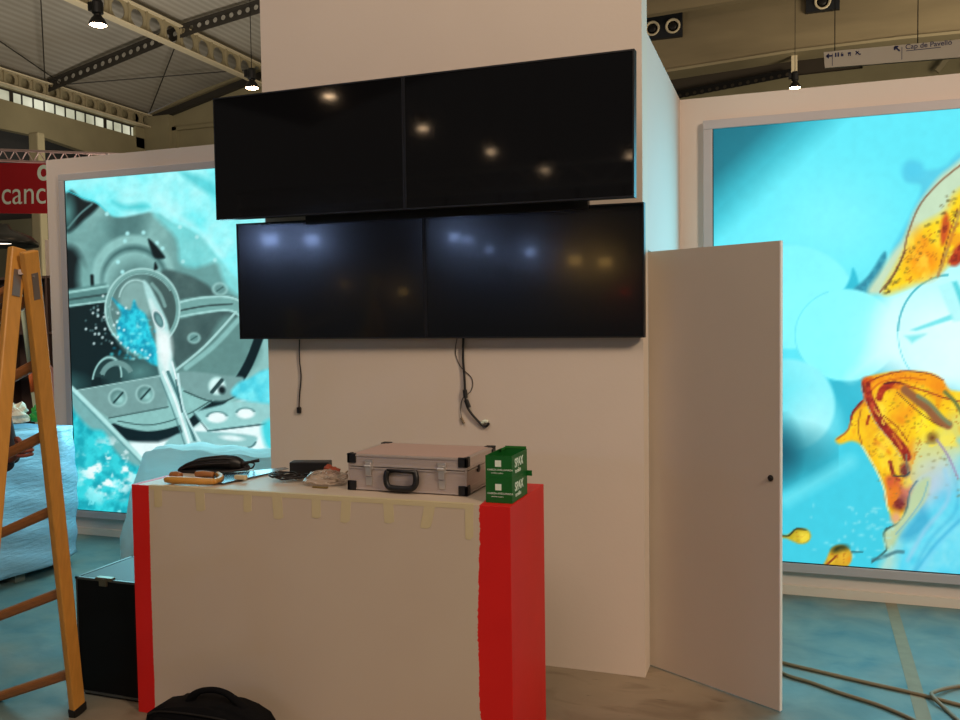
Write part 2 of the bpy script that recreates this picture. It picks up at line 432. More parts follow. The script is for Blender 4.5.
    # screws
    for x, y, r in ((220, 289, 8), (194, 338, 6.5)):
        p.ell(x, y, r, r*.85, (150, 200, 196)); p.ell(x, y, r*.7, r*.6, (100, 146, 144)); p.line([(x-3, y+2), (x+3, y-2)], 1.5, (60, 100, 98))
    # lower right slotted plates
    p.poly([(193, 412), (232, 402), (274, 398), (274, 422), (210, 431)], (150, 208, 206), 1.2, sm=False)
    p.line([(208, 431), (274, 423)], 1.8, (50, 90, 94)); p.line([(193, 412), (208, 431)], 1.2, (70, 110, 112))
    p.ell(217, 417.5, 10, 5.2, (238, 255, 255)); p.ell(245.5, 413.5, 9, 5, (238, 255, 255)); p.ell(217, 417, 10, 5.2, (80, 130, 132), ring=1.2, a0=(180, 350)); p.ell(245.5, 413, 9, 5, (80, 130, 132), ring=1.2, a0=(180, 350))
    p.poly([(165, 448), (184, 432), (250, 435), (256, 442), (248, 447), (205, 445)], (140, 196, 196), 1.2); p.ell(232, 438, 11, 2.6, (225, 250, 250), ang=.1); p.line([(205, 446), (246, 448), (256, 442)], 1.6, (60, 110, 114))
    # cyan blob right edge
    p.poly([(231, 393), (238, 383), (250, 378), (262, 371), (278, 370), (278, 401), (256, 402), (240, 399)], (120, 238, 248), 2, nz=((70, 205, 225), 9, 8, 2)); p.poly([(262, 425), (276, 420), (276, 448), (266, 446)], (70, 215, 225), 3)
    # lens ring
    p.ell(142.5, 309, 35, 38, (84, 118, 116), al=.75); p.poly([(150, 276), (172, 288), (178, 318), (168, 330), (158, 300)], (66, 92, 90), 3)
    p.ell(136, 301, 17, 21, (130, 172, 168), soft=3); p.ell(136, 301, 17, 21, (170, 214, 210), ring=1.4, a0=(190, 350))
    p.ell(142.5, 309, 37, 40, (168, 216, 212), ring=2.2); p.ell(142.5, 309, 32.5, 35.5, (140, 190, 186), ring=1.2, a0=(120, 330)); p.ell(142.5, 309, 34.8, 37.8, (118, 168, 164), ring=2.6)
    p.line([(152, 284), (160, 294), (165, 306)], 3.5, (120, 162, 158), 1.5)
    # crystals
    P0 = [(112, 298), (121, 305), (130, 310), (134, 300), (138, 308), (146, 315), (150, 330), (156, 345), (160, 356), (161, 366), (150, 363), (140, 354), (129, 350), (119, 340), (117, 325), (121, 313)]
    p.poly(P0, (46, 212, 232), 1.5, nz=((18, 150, 180), 6, 11, 3.2))
    for k in range(70):
        x = rnd.gauss(134, 11); y = 318+rnd.random()*42
        if y > 300+(x-112)*.3: p.ell(x, y, rnd.uniform(.6, 1.8), rnd.uniform(.6, 1.5), rnd.choice([(90, 235, 245), (20, 160, 190), (160, 250, 252)]), al=.7)
    p.dots([(103, 296), (98, 310), (93, 313), (98, 316), (104, 317), (86, 329), (96, 328), (105, 329), (95, 334), (99, 334), (102.5, 337.5), (94, 343.5), (112, 343), (126, 308), (118, 313), (117, 322), (114, 325), (119, 328), (124, 330), (118, 337), (121, 343), (128, 348), (135, 352), (148, 358), (158, 352), (150, 355), (142, 350)], 1.1, (225, 252, 252))
    for k in range(30): p.ell(rnd.uniform(85, 118), rnd.uniform(298, 345), .6, .6, (180, 230, 230), al=.6)
    # needle-like tool
    p.poly([(143, 282), (148, 284), (158, 302), (168, 324), (170, 345), (174, 372), (178, 396), (190, 425), (203, 447), (190, 450), (178, 420), (166, 392), (158, 368), (157, 345), (155, 325), (149, 305)], (176, 226, 224), 1.3)
    p.poly([(150, 300), (156, 310), (162, 328), (168, 350), (170, 372), (162, 368), (159, 345), (156, 325)], (226, 248, 247), 3)
    p.poly([(158, 336), (169, 334), (171, 356), (162, 360)], (238, 253, 252), 4)
    p.ell(158.5, 319.5, 4.2, 9.5, (50, 92, 96), ang=-.42); p.ell(159, 320, 2.8, 7, (104, 156, 156), ang=-.42); p.ell(158.5, 319.5, 4.6, 10, (230, 250, 250), ang=-.42, ring=1)
    p.line([(163, 372), (176, 402), (190, 446)], 2.6, (232, 252, 252)); p.line([(168, 372), (182, 405), (196, 444)], 3.2, (70, 120, 122)); p.line([(172, 362), (178, 385)], 1.8, (230, 250, 250)); p.line([(178, 374), (184, 410), (200, 442)], 2.2, (198, 238, 238)); p.line([(176, 380), (182, 412)], 1.4, (40, 84, 88))
    p.line([(160, 378), (172, 408), (186, 448)], 1.2, (80, 130, 132))
    p.ell(196.5, 446, 7, 4, (60, 110, 112)); p.ell(196.5, 446, 7, 4, (180, 225, 224), ring=1.3)
    # bright cloth of liquid along the top
    p.poly([(156, 205), (176, 238), (180, 262), (193, 268), (206, 265), (217, 264), (226, 285), (244, 300), (280, 320), (280, 200)], (108, 206, 208), 3, nz=((138, 226, 226), 18, 4, 1.6))
    p.poly([(55, 150), (280, 130), (280, 300), (240, 280), (222, 262), (205, 240), (188, 228), (172, 222), (160, 214), (150, 212), (140, 214), (124, 217), (112, 216), (103, 208), (95, 202), (82, 198), (72, 190), (64, 190)], (116, 240, 246), 1.6, nz=((168, 250, 252), 22, 9, 2.2))
    p.poly([(112, 201), (126, 205), (142, 203), (150, 207), (138, 210), (122, 209)], (64, 200, 208), 3, al=.8)
    p.poly([(180, 172), (196, 186), (215, 196), (215, 186), (200, 176)], (78, 206, 214), 3, al=.8)
    p.line([(158, 196), (175, 214), (200, 232), (222, 256)], 5, (190, 252, 253), 6, al=.6); p.line([(100, 180), (130, 182), (150, 192)], 8, (160, 250, 252), 10, al=.5)
    p.line([(68, 191), (84, 198), (96, 202), (106, 211)], 1.4, (60, 220, 232), al=.8)
    p.dots([(127.5, 233.5), (143.5, 232.5), (125, 241), (153, 245), (157, 243), (162.5, 248.5), (183, 261.5), (118, 262), (122.5, 272), (107, 214), (180, 227), (197, 237), (215, 260)], 2.0, (170, 236, 236))
    p.poly([(148, 239), (153, 242), (160, 250), (165, 258), (155, 258), (151, 250)], blk, 1.2)
    p.poly([(155, 262), (158, 268), (154, 270)], blk, 1)
    # lower left: glass slide and cyan ice
    p.poly([(60, 380), (76, 392), (148, 466), (148, 480), (60, 480)], (118, 176, 176), 1.5, sm=False)
    p.poly([(60, 406), (70, 404), (75, 412), (90, 428), (104, 432), (116, 452), (132, 464), (150, 475), (165, 520), (165, 560), (60, 560)], (52, 214, 224), 2.5, nz=((22, 168, 184), 9, 21, 3.4))
    idx = np.where((U < 165) & (V > 425) & (V < 560))[0]
    n = fnoise(U[idx]/9, V[idx]/7, 33); mask = .8*np.clip((n-.50)*5, 0, 1)*np.clip(1-((U[idx]-108)/38)**2-((V[idx]-470)/38)**2, 0, 1)*1.6
    p.blend(mask, (235, 255, 255), idx)
    idx = np.where((U < 140) & (V > 440) & (V < 560))[0]
    p.blend(np.clip((fnoise(U[idx]/6, V[idx]/8, 44)-.58)*7, 0, 1)*np.clip((V[idx]-460)/50, 0, 1), (130, 240, 246), idx)
    p.line([(66, 384), (74, 390), (110, 426), (149, 467)], 4, (178, 232, 230), 1.5); p.line([(70, 390), (106, 427), (146, 468)], 1.2, (90, 150, 152))
    p.mottle(.10, 5, 70)
    return p.c

def art_right(U, V):
    U = np.where(U > 968, 1936-U, U)   # the motif repeats mirrored towards the right end of the print
    p = Print(U, V, (92, 230, 246)); rnd = random.Random(5)
    d = ((U-712)/118+(V-126)/112)
    p.blend(np.clip((1.12-d)*3.2, 0, 1)*.55, (18, 140, 160)); p.blend(np.clip((.78-d)*3.0, 0, 1)*.8, (8, 102, 120)); p.blend(np.clip(.5-d, 0, 1)*.5, (6, 84, 100))
    g = np.exp(-(((U-830)/75)**2+((V-225)/60)**2)); p.blend(g*.6, (140, 250, 255))
    g = np.clip(1-((V-560)/60), 0, 1)*np.clip((V-395)/30, 0, 1)*np.clip((905-U)/60, 0, 1); p.blend(g*.85, (62, 208, 230))
    # lower darker cyan field
    p.poly([(826, 382), (855, 377), (870, 365), (893, 361), (920, 364), (960, 385), (1000, 420), (1000, 600), (780, 600), (780, 470), (815, 440), (834, 405)], (62, 204, 226), 3)
    p.poly([(828, 380), (856, 377), (868, 366), (893, 360), (925, 366), (965, 392), (965, 420), (870, 420), (850, 440), (838, 410)], (44, 182, 206), 5, al=.85)
    # discs
    p.ell(788, 297, 66, 52, (132, 248, 255), soft=1.6); p.ell(770, 255, 60, 30, (120, 242, 252), soft=12, al=.4)
    p.poly([(829, 296), (843, 290), (850, 278), (853, 268), (858, 280), (860, 300), (845, 296)], (44, 190, 214), 1.5)
    p.poly([(853, 290), (868, 276), (884, 252), (886, 262), (878, 280), (869, 294)], (36, 132, 158), 1.5, nz=((60, 170, 190), 5, 3, 2))
    p.ell(846, 335, 51, 46, (134, 249, 255), soft=1.4); p.ell(846, 335, 51, 46, (90, 220, 235), ring=1, a0=(60, 250), al=.7)
    p.poly([(884, 300), (905, 286), (1000, 250), (1000, 410), (960, 385), (925, 366), (896, 361), (870, 366), (850, 378), (870, 350)], (178, 253, 255), 9, sm=True)
    g = np.exp(-(((U-945)/55)**2+((V-345)/45)**2)); p.blend(np.clip(g*1.5, 0, 1), (244, 255, 255))
    p.ell(905, 350, 25, 40, (210, 255, 255), soft=22, al=.6)
    p.ell(788, 405, 47, 46, (140, 242, 250), soft=2); p.ell(760, 430, 40, 60, (70, 210, 228), soft=26, al=.7); p.ell(810, 425, 22, 22, (190, 250, 252), soft=18, al=.6)
    p.ell(782, 455, 36, 20, (12, 108, 128), soft=18, al=.95); p.ell(778, 452, 16, 26, (8, 80, 100), soft=12, al=.8)
    p.line([(786, 500), (820, 480), (850, 462)], 10, (130, 238, 248), 14, al=.6)
    # clock-like ring with bars
    p.ell(950, 333, 52, 58, (180, 250, 253), soft=4, al=.35)
    p.ell(950, 333, 52, 58, (56, 178, 192), ring=1.8, a0=(182, 268)); p.ell(950, 333, 52, 58, (110, 220, 230), ring=1, a0=(120, 182))
    p.poly([(910, 330), (952, 314), (954, 319), (916, 331)], (120, 228, 234), 1.2, sm=False); p.poly([(905, 336), (926, 334), (912, 343)], (130, 232, 236), 2, sm=False)
    p.poly([(938, 286), (952, 281), (966, 320), (953, 322)], (168, 244, 246), 1.5, sm=False, al=.7); p.poly([(952, 282), (957, 281), (975, 318), (966, 320)], (90, 212, 220), 1.5, sm=False)
    # upper petal
    yl = (250, 212, 30)
    p.poly([(903, 172), (908, 162), (920, 164), (926, 170), (945, 166), (960, 152), (1000, 130), (1000, 210), (920, 230), (895, 262), (892, 250), (905, 225), (915, 205), (921, 186), (906, 182)], (84, 206, 232), 2.5)
    p.poly([(868, 292), (880, 272), (893, 252), (905, 236), (914, 212), (930, 188), (950, 168), (1000, 140), (1000, 240), (960, 252), (948, 266), (928, 279), (900, 291), (885, 294)], (196, 222, 190), 3)
    p.poly([(884, 292), (896, 268), (908, 246), (922, 226), (945, 212), (960, 190), (1000, 180), (1000, 240), (960, 250), (948, 264), (928, 277), (900, 289)], (252, 214, 24), 5)
    p.ell(924, 261, 15, 15, (246, 140, 10), soft=10, al=.95); p.ell(918, 240, 8, 10, (248, 168, 30), soft=8, al=.7)
    p.poly([(945, 212), (950, 222), (948, 236), (942, 246), (940, 232)], (200, 80, 24), 2); p.poly([(948, 262), (955, 248), (966, 240), (966, 255), (956, 266)], (176, 54, 22), 2)
    p.line([(880, 292), (893, 275), (903, 255), (908, 234), (920, 205), (940, 182), (962, 164)], 1.9, (120, 74, 48), al=.75); p.line([(884, 290), (896, 272), (906, 250)], 1, (60, 30, 30), al=.8)
    p.line([(962, 205), (952, 236), (943, 262), (938, 276)], 3.2, (170, 130, 70), al=.8); p.line([(958, 208), (948, 238), (940, 266)], 1, (110, 50, 30))
    p.ell(913, 170, 10, 9, (76, 202, 232), soft=5, al=.9)
    for k in range(46):
        t = rnd.random(); x = 885+t*72; y = 288-t*105+rnd.uniform(-4, 46)*(.3+t*.9)*.6
        p.ell(x, y, 1.3, 1.1, (96, 84, 40), ring=.8, al=.75) if rnd.random() < .5 else p.ell(x, y, .9, .8, (80, 60, 24), al=.7)
    # lower form: pale body
    p.poly([(902, 450), (960, 420), (1010, 420), (1010, 600), (880, 600), (884, 556), (893, 540), (905, 505), (918, 482), (908, 470)], (150, 216, 222), 5, nz=((178, 222, 200), 14, 6, 2))
    p.poly([(908, 520), (930, 500), (950, 470), (1000, 430), (1000, 600), (900, 600), (898, 556)], (78, 208, 236), 6, nz=((120, 222, 240), 16, 16, 2.4))
    p.poly([(900, 536), (914, 516), (920, 500), (928, 512), (930, 525), (912, 540)], (50, 160, 200), 5, al=.7)
    p.line([(942, 452), (955, 480), (956, 510), (930, 540), (912, 575)], 3, (70, 180, 215), 4, al=.6)
    p.poly([(898, 500), (918, 480), (934, 470), (930, 492), (918, 510), (903, 528), (894, 545), (887, 548), (884, 532), (896, 524)], (176, 204, 158), 2.5)
    # yellow body
    p.poly([(863, 382), (868, 377), (885, 373), (905, 371), (930, 373), (943, 380), (950, 390), (1000, 400), (1000, 440), (950, 448), (935, 468), (918, 478), (908, 500), (900, 524), (894, 522), (888, 508), (885, 490), (879, 475), (870, 460), (862, 446), (852, 441), (840, 444), (836, 439), (848, 430), (853, 414), (864, 401), (865, 392)], (252, 208, 22), 1.8, nz=((240, 176, 24), 10, 12, 1.6))
    p.poly([(925, 430), (1000, 400), (1000, 440), (955, 452), (935, 470), (912, 478)], (214, 218, 120), 7, al=.85); p.ell(935, 465, 26, 16, (196, 214, 196), soft=14, al=.75)
    p.ell(925, 418, 16, 18, (255, 226, 20), soft=8); p.ell(905, 414, 9, 6, (244, 160, 20), soft=6)
    p.poly([(864, 380), (885, 374), (905, 372), (930, 374), (945, 384), (950, 396), (935, 390), (915, 384), (895, 381), (880, 384), (872, 394), (866, 390)], (246, 160, 16), 2)
    p.line([(868, 382), (885, 375), (906, 371), (930, 374), (943, 380)], 1.3, (130, 50, 24)); p.line([(870, 392), (882, 382), (905, 378), (925, 380)], 1.5, (200, 90, 20), al=.8)
    p.line([(866, 384), (868, 396), (874, 408), (882, 424), (894, 438), (904, 450), (907, 457)], 9, (150, 36, 26), 2); p.line([(872, 404), (884, 424)], 3, (196, 80, 50), al=.8); p.line([(893, 434), (902, 448)], 2.5, (220, 120, 40), al=.8)
    p.line([(861, 386), (866, 402), (874, 420), (888, 438), (900, 456)], 1, (180, 170, 150), al=.8)
    p.line([(879, 398), (883, 389), (893, 385), (905, 387)], 7, (172, 48, 24), 2); p.line([(884, 384), (895, 382), (905, 385)], 2.2, (90, 20, 30)); p.ell(902, 387, 7, 3, (244, 150, 20), soft=2)
    p.line([(905, 390), (916, 399), (928, 409), (938, 420), (948, 425)], 9, (146, 92, 54), 3); p.line([(918, 396), (930, 404), (943, 418), (950, 424)], 4, (120, 128, 90), 2); p.line([(897, 392), (912, 406), (930, 420), (942, 426)], 1.2, (110, 60, 40)); p.line([(908, 386), (928, 392), (945, 398), (962, 402)], 1.8, (160, 60, 26))
    p.line([(945, 392), (955, 402), (963, 415)], 4, (110, 120, 60), 2)
    p.line([(884, 416), (898, 428), (908, 442)], 1.2, (140, 50, 20)); p.line([(861, 410), (858, 428), (862, 444)], 1.4, (170, 100, 30)); p.line([(869, 416), (867, 424)], 3, (190, 80, 20))
    p.ell(932, 438, 5, 5, (120, 80, 30), soft=4); p.poly([(876, 440), (888, 450), (890, 454), (878, 446)], (226, 120, 20), 2)
    p.line([(890, 462), (894, 476), (899, 480)], 4, (140, 46, 30), 1.6); p.ell(905, 470, 5, 7, (120, 54, 48), soft=2); p.line([(906, 455), (908, 475)], 2, (120, 110, 90))
    p.poly([(886, 478), (895, 476), (905, 488), (914, 486), (908, 500), (895, 494), (888, 490)], (210, 92, 50), 2.5); p.ell(899, 503, 8, 8, (128, 40, 40), soft=4); p.ell(892, 496, 6, 7, (230, 120, 50), soft=4); p.ell(896, 518, 5, 6, (226, 168, 120), soft=3)
    p.line([(894, 476), (905, 476), (910, 472)], 1.4, (20, 50, 50)); p.line([(917, 481), (910, 492), (907, 508), (900, 522), (886, 529)], 2, (28, 66, 72)); p.line([(888, 529), (884, 534), (887, 548), (880, 556), (872, 562)], 2, (44, 90, 88), al=.9)
    p.line([(873, 560), (886, 556), (896, 552), (903, 552)], 3.4, (60, 110, 120), 2, al=.8); p.line([(937, 440), (948, 456), (958, 478)], 2.4, (150, 130, 170), al=.8)
    p.line([(862, 446), (872, 462), (880, 478), (885, 492), (888, 510)], 1.6, (236, 240, 180), al=.8)
    p.line([(865, 383), (864, 400), (853, 414), (848, 430), (837, 439)], 1.6, (176, 80, 24), al=.9); p.line([(862, 401), (853, 412), (851, 420)], 2, (120, 30, 24))
    p.ell(868, 380, 5, 3, (190, 60, 20), soft=2)
    for k in range(90):
        x = rnd.uniform(868, 962); y = rnd.uniform(385, 500)
        if abs(x-(895+(y-385)*.2)) < 34+(y > 440)*18: p.ell(x, y, rnd.uniform(.5, 1.1), .6, (110, 92, 30), al=.6)
    p.ell(930, 486, 22, 16, (178, 198, 226), ang=-.5, soft=12, al=.7)
    p.poly([(919, 482), (930, 478), (926, 498), (914, 514), (900, 528), (893, 542), (887, 548), (885, 534), (896, 524), (908, 508), (911, 494)], (186, 208, 162), 2.2); p.line([(928, 482), (922, 500), (908, 520), (896, 534)], 1.6, (120, 178, 190), al=.8)
    p.line([(960, 440), (975, 470), (965, 510), (935, 548), (918, 575)], 6, (110, 210, 240), 5, al=.6); p.line([(945, 470), (948, 500), (925, 530), (908, 560)], 4, (150, 206, 232), 4, al=.7)
    p.line([(960, 520), (935, 545), (915, 572)], 3, (60, 176, 214), 3, al=.7)
    # specks of foam and the amber drops
    for k in range(60):
        x = rnd.gauss(868, 26); y = rnd.uniform(505, 560)
        if x < 893: p.ell(x, y, rnd.uniform(.6, 2.2), rnd.uniform(.5, 1.6), (170, 240, 245), al=.55)
    p.poly([(774, 534), (786, 535), (793, 531), (800, 528), (808, 530), (811, 536), (808, 542), (800, 544), (792, 541), (784, 538), (774, 540)], (190, 168, 34), 1.2); p.line([(776, 534), (788, 536), (796, 529), (806, 530)], 1.8, (50, 50, 16)); p.ell(803, 536, 4, 4, (226, 204, 60), soft=3)
    p.poly([(822, 570), (826, 560), (832, 548), (842, 545), (850, 550), (852, 558), (848, 566), (838, 570)], (204, 160, 34), 1.2); p.ell(840, 549, 8, 4, (44, 54, 22), ang=-.2, soft=2); p.ell(843, 557, 6, 6, (230, 180, 46), soft=4); p.line([(824, 568), (836, 556)], 2, (130, 50, 20))
    p.line([(852, 552), (862, 552)], 2, (30, 90, 100), al=.8)
    yl_ = (p.c[:, 0] > 185) & (p.c[:, 2] < 130)   # marbled amber
    i = np.where(yl_)[0]; n = fnoise(U[i]/9+V[i]/30, V[i]/16, 91); rd = np.abs(n-.5)
    p.blend(np.clip(1-rd/.022, 0, 1)*.65, (176, 96, 20), i); n = fnoise(U[i]/14, V[i]/20, 92)
    p.blend(np.clip((n-.56)*6, 0, 1)*.55, (236, 130, 14), i); p.blend(np.clip((.42-n)*6, 0, 1)*.6, (255, 232, 70), i)
    i = np.where((p.c[:, 0] > 120) & (p.c[:, 2] < 100) & (p.c[:, 1] < 90))[0]; n = fnoise(U[i]/4, V[i]/4, 93)
    p.blend(np.clip((n-.52)*6, 0, 1)*.5, (214, 84, 40), i); p.blend(np.clip((.46-n)*6, 0, 1)*.5, (96, 18, 22), i)
    p.mottle(.04, 7, 71)
    return p.c

def art_mat(name, strength):
    m = bpy.data.materials.new(name); m.use_nodes = True; nt = m.node_tree; N = nt.nodes; L = nt.links
    p = N['Principled BSDF']; p.inputs['Roughness'].default_value = .5
    a = N.new('ShaderNodeAttribute'); a.attribute_name = 'print'
    p.inputs['Base Color'].default_value = (.02, .02, .02, 1); p.inputs['Specular IOR Level'].default_value = .1
    L.new(a.outputs['Color'], p.inputs['Emission Color']); p.inputs['Emission Strength'].default_value = strength
    return m

def light_box(x0, x1, z0, z1, step, artf, label, strength, fr=.055):
    cx = (x0+x1)/2
    t = thing('light_box', label, 'light box', (cx, YB, z0-fr))
    bm = bmesh.new(); o = fr
    for a in ((x0-o, x1+o, z1, z1+o), (x0-o, x1+o, z0-o, z0), (x0-o, x0, z0, z1), (x1, x1+o, z0, z1)):
        add_box(bm, a[0], a[1], YB-.045, YB-.002, a[2], a[3], bev=.003)
    sub('frame', bm, M_frame, t)
    bm = bmesh.new(); o2 = .006   # thin black strips standing in for the shadow gap between fabric and profile
    for a in ((x0, x1, z0, z0+o2), (x0, x0+o2, z0+o2, z1), (x1-o2, x1, z0+o2, z1)):
        add_box(bm, a[0], a[1], YB-.040, YB-.03, a[2], a[3])
    sub('shadow_gap_strip', bm, M_black, t)
    nx = int((x1-x0)/step); nz = int((z1-z0)/step)
    X, Z = np.meshgrid(np.linspace(x0, x1, nx+1), np.linspace(z0, z1, nz+1)); X = X.ravel(); Z = Z.ravel()
    q = HM @ np.stack([X, Z, np.ones_like(X)]); U = q[0]/q[2]; V = q[1]/q[2]
    col = np.clip(artf(U, V), 0, 255)/255.0
    lin = np.where(col <= .04045, col/12.92, ((col+.055)/1.055)**2.4)
    me = bpy.data.meshes.new('backlit_print')
    verts = np.stack([X-cx, np.full_like(X, -.036), Z-(z0-fr)], 1)
    i = np.arange(nx)[None, :]+np.arange(nz)[:, None]*(nx+1); i = i.ravel()
    faces = np.stack([i, i+1, i+nx+2, i+nx+1], 1)
    me.vertices.add(len(verts)); me.vertices.foreach_set('co', verts.ravel())
    me.loops.add(faces.size); me.loops.foreach_set('vertex_index', faces.ravel())
    me.polygons.add(len(faces)); me.polygons.foreach_set('loop_start', np.arange(len(faces))*4)
    me.update(calc_edges=True)
    at = me.color_attributes.new('print', 'FLOAT_COLOR', 'POINT')
    at.data.foreach_set('color', np.concatenate([lin, np.ones((len(lin), 1))], 1).ravel())
    me.materials.append(art_mat('backlit_fabric_print', strength))
    o = bpy.data.objects.new('backlit_print', me); C.objects.link(o); o.parent = t
    return t
light_box(-5.44, -2.95, .2, 2.845, .0095, art_left, 'illuminated wall light box with a teal photograph of laboratory instruments', 1.0)
light_box(-.43, 3.1, .2, 2.828, .0085, art_right, 'illuminated wall light box with a cyan picture of amber yellow petals', 1.05)

# ------------------------------------------------------------------ video wall monitors
def screen_mat(name, rough, col, coat=0.0):
    m = bpy.data.materials.new(name); m.use_nodes = True; nt = m.node_tree; N = nt.nodes; L = nt.links
    p = N['Principled BSDF']; p.inputs['Base Color'].default_value = col
    p.inputs['Specular IOR Level'].default_value = .45; p.inputs['Coat Weight'].default_value = coat; p.inputs['Coat Roughness'].default_value = .055; p.inputs['Coat IOR'].default_value = 1.3
    nz = N.new('ShaderNodeTexNoise'); nz.inputs['Scale'].default_value = 3
    r = N.new('ShaderNodeMapRange'); r.inputs['To Min'].default_value = rough*.85; r.inputs['To Max'].default_value = rough*1.15
    L.new(nz.outputs['Fac'], r.inputs['Value']); L.new(r.outputs[0], p.inputs['Roughness'])
    return m
M_scr_up = screen_mat('semi_gloss_screen', .05, (.004, .004, .005, 1))
M_scr_lo = screen_mat('satin_screen', .15, (.004, .005, .007, 1), .30)
MW, MH = 1.073, .61
def monitor_row(center, a, b, c, scr, labels, arm, group):
    f = Vector((math.sin(a)*math.cos(b), math.cos(a)*math.cos(b), math.sin(b))); r = Vector((math.cos(a), -math.sin(a), 0)); u = r.cross(f)
    r2 = r*math.cos(c)+u*math.sin(c); u2 = -r*math.sin(c)+u*math.cos(c)
    for s, lab in zip((-1, 1), labels):
        cc = Vector(center)+r2*s*MW/2
        t = thing('video_wall_monitor', lab, 'monitor', (0, 0, 0), group, world=False)
        t.matrix_world = Matrix(((r2.x, f.x, u2.x, cc.x), (r2.y, f.y, u2.y, cc.y), (r2.z, f.z, u2.z, cc.z), (0, 0, 0, 1)))
        w, h, e = MW/2-.0015, MH/2, .007
        bm = bmesh.new()
        for q in ((-w, w, h-e, h), (-w, w, -h, -h+e), (-w, -w+e, -h+e, h-e), (w-e, w, -h+e, h-e)): add_box(bm, q[0], q[1], 0, .045, q[2], q[3])
        add_box(bm, -w+e, w-e, .012, .045, -h+e, h-e)
        sub('casing', bm, M_black, t)
        bm = bmesh.new(); add_box(bm, -w+e, w-e, .003, .011, -h+e, h-e); sub('screen', bm, scr, t)
        bm = bmesh.new(); add_box(bm, -.2, .2, .045, .06, -.18, .18, bev=.004)
        for x in (-.15, .15): add_box(bm, x-.02, x+.02, .045, arm, -.2, .2)
        sub('wall_bracket', bm, M_dark, t)
monitor_row((-1.6807, 3.977, 1.906), -.007, .0163, -.0032, M_scr_lo,
            ('black monitor at the left of the lower pair, above the thin hanging cord', 'black monitor at the right of the lower pair, above the door top corner'), .068, 'lower row of wall monitors')
monitor_row((-1.6735, 3.7397, 2.5097), .0413, .0176, -.0106, M_scr_up,
            ('black monitor at the left of the upper pair, overlapping the teal light box', 'black monitor at the right of the upper pair, highest on the tower'), .24, 'upper row of wall monitors')
# mounting rail seen in the gap between rows
t = thing('mounting_rail', 'black horizontal mounting rail in the gap between both monitor rows', 'rail', (-1.55, 4.0, 2.19))
bm = bmesh.new(); add_box(bm, -2.33, -.86, 3.96, 4.0, 2.19, 2.235)
sub('rail_bar', bm, M_black, t)
for x in (-2.2, -1.55, -.92):
    bm = bmesh.new(); add_box(bm, x-.03, x+.03, 4.0, YT, 2.19, 2.235); sub('standoff', bm, M_dark, t)

# hanging cords
bm = bmesh.new(); add_tube(bm, [(-2.432, 4.045, 1.60), (-2.436, 4.046, 1.5), (-2.43, 4.048, 1.4), (-2.442, 4.048, 1.3), (-2.446, 4.048, 1.235)], .0035, 6)
t = thing('hanging_cord', 'thin dark cord hanging alone below the lower left monitor', 'cord', (-2.44, 4.045, 1.2))
sub('wire', bm, M_cblack, t, True)
bm = bmesh.new(); add_box(bm, -2.457, -2.435, 4.038, 4.056, 1.208, 1.24, bev=.004); sub('plug', bm, M_cblack, t)
t = thing('video_cable', 'thick black cable with two ferrite beads hanging below the monitor seam', 'cable', (-1.5, 4.04, 1.16))
bm = bmesh.new(); add_tube(bm, [(-1.506, 4.04, 1.60), (-1.51, 4.042, 1.5), (-1.505, 4.045, 1.4), (-1.50, 4.04, 1.31), (-1.485, 4.04, 1.25), (-1.445, 4.042, 1.2), (-1.415, 4.044, 1.172)], .006, 8); sub('wire', bm, M_cblack, t, True)
for a, b in (((-1.502, 4.04, 1.345), (-1.499, 4.04, 1.305)), ((-1.497, 4.04, 1.295), (-1.482, 4.04, 1.256))):
    bm = bmesh.new(); add_tube(bm, [a, b], .0115, 10, n=1); sub('ferrite_bead', bm, M_black, t)
bm = bmesh.new(); add_tube(bm, [(-1.418, 4.044, 1.174), (-1.405, 4.044, 1.166), (-1.393, 4.044, 1.166), (-1.383, 4.044, 1.176), (-1.381, 4.044, 1.184)], .006, 8); sub('plug', bm, M_cblack, t, True)
bm = bmesh.new(); add_tube(bm, [(-1.418, 4.048, 1.18), (-1.403, 4.047, 1.19), (-1.388, 4.047, 1.188)], .009, 8); sub('white_sheath', bm, M_print, t, True)
t = thing('sensor_wire', 'hair-thin wire with a small brown tip beside the thick video cable', 'wire', (-1.52, 4.045, 1.19))
bm = bmesh.new(); add_tube(bm, [(-1.545, 4.055, 1.6), (-1.555, 4.055, 1.53), (-1.53, 4.055, 1.46), (-1.47, 4.055, 1.4), (-1.475, 4.055, 1.34), (-1.52, 4.055, 1.30), (-1.53, 4.05, 1.25), (-1.525, 4.05, 1.2)], .0018, 5); sub('wire', bm, M_cblack, t)
bm = bmesh.new(); add_tube(bm, [(-1.527, 4.05, 1.205), (-1.513, 4.05, 1.175)], .006, 8, n=1); sub('tip', bm, M_cord, t)

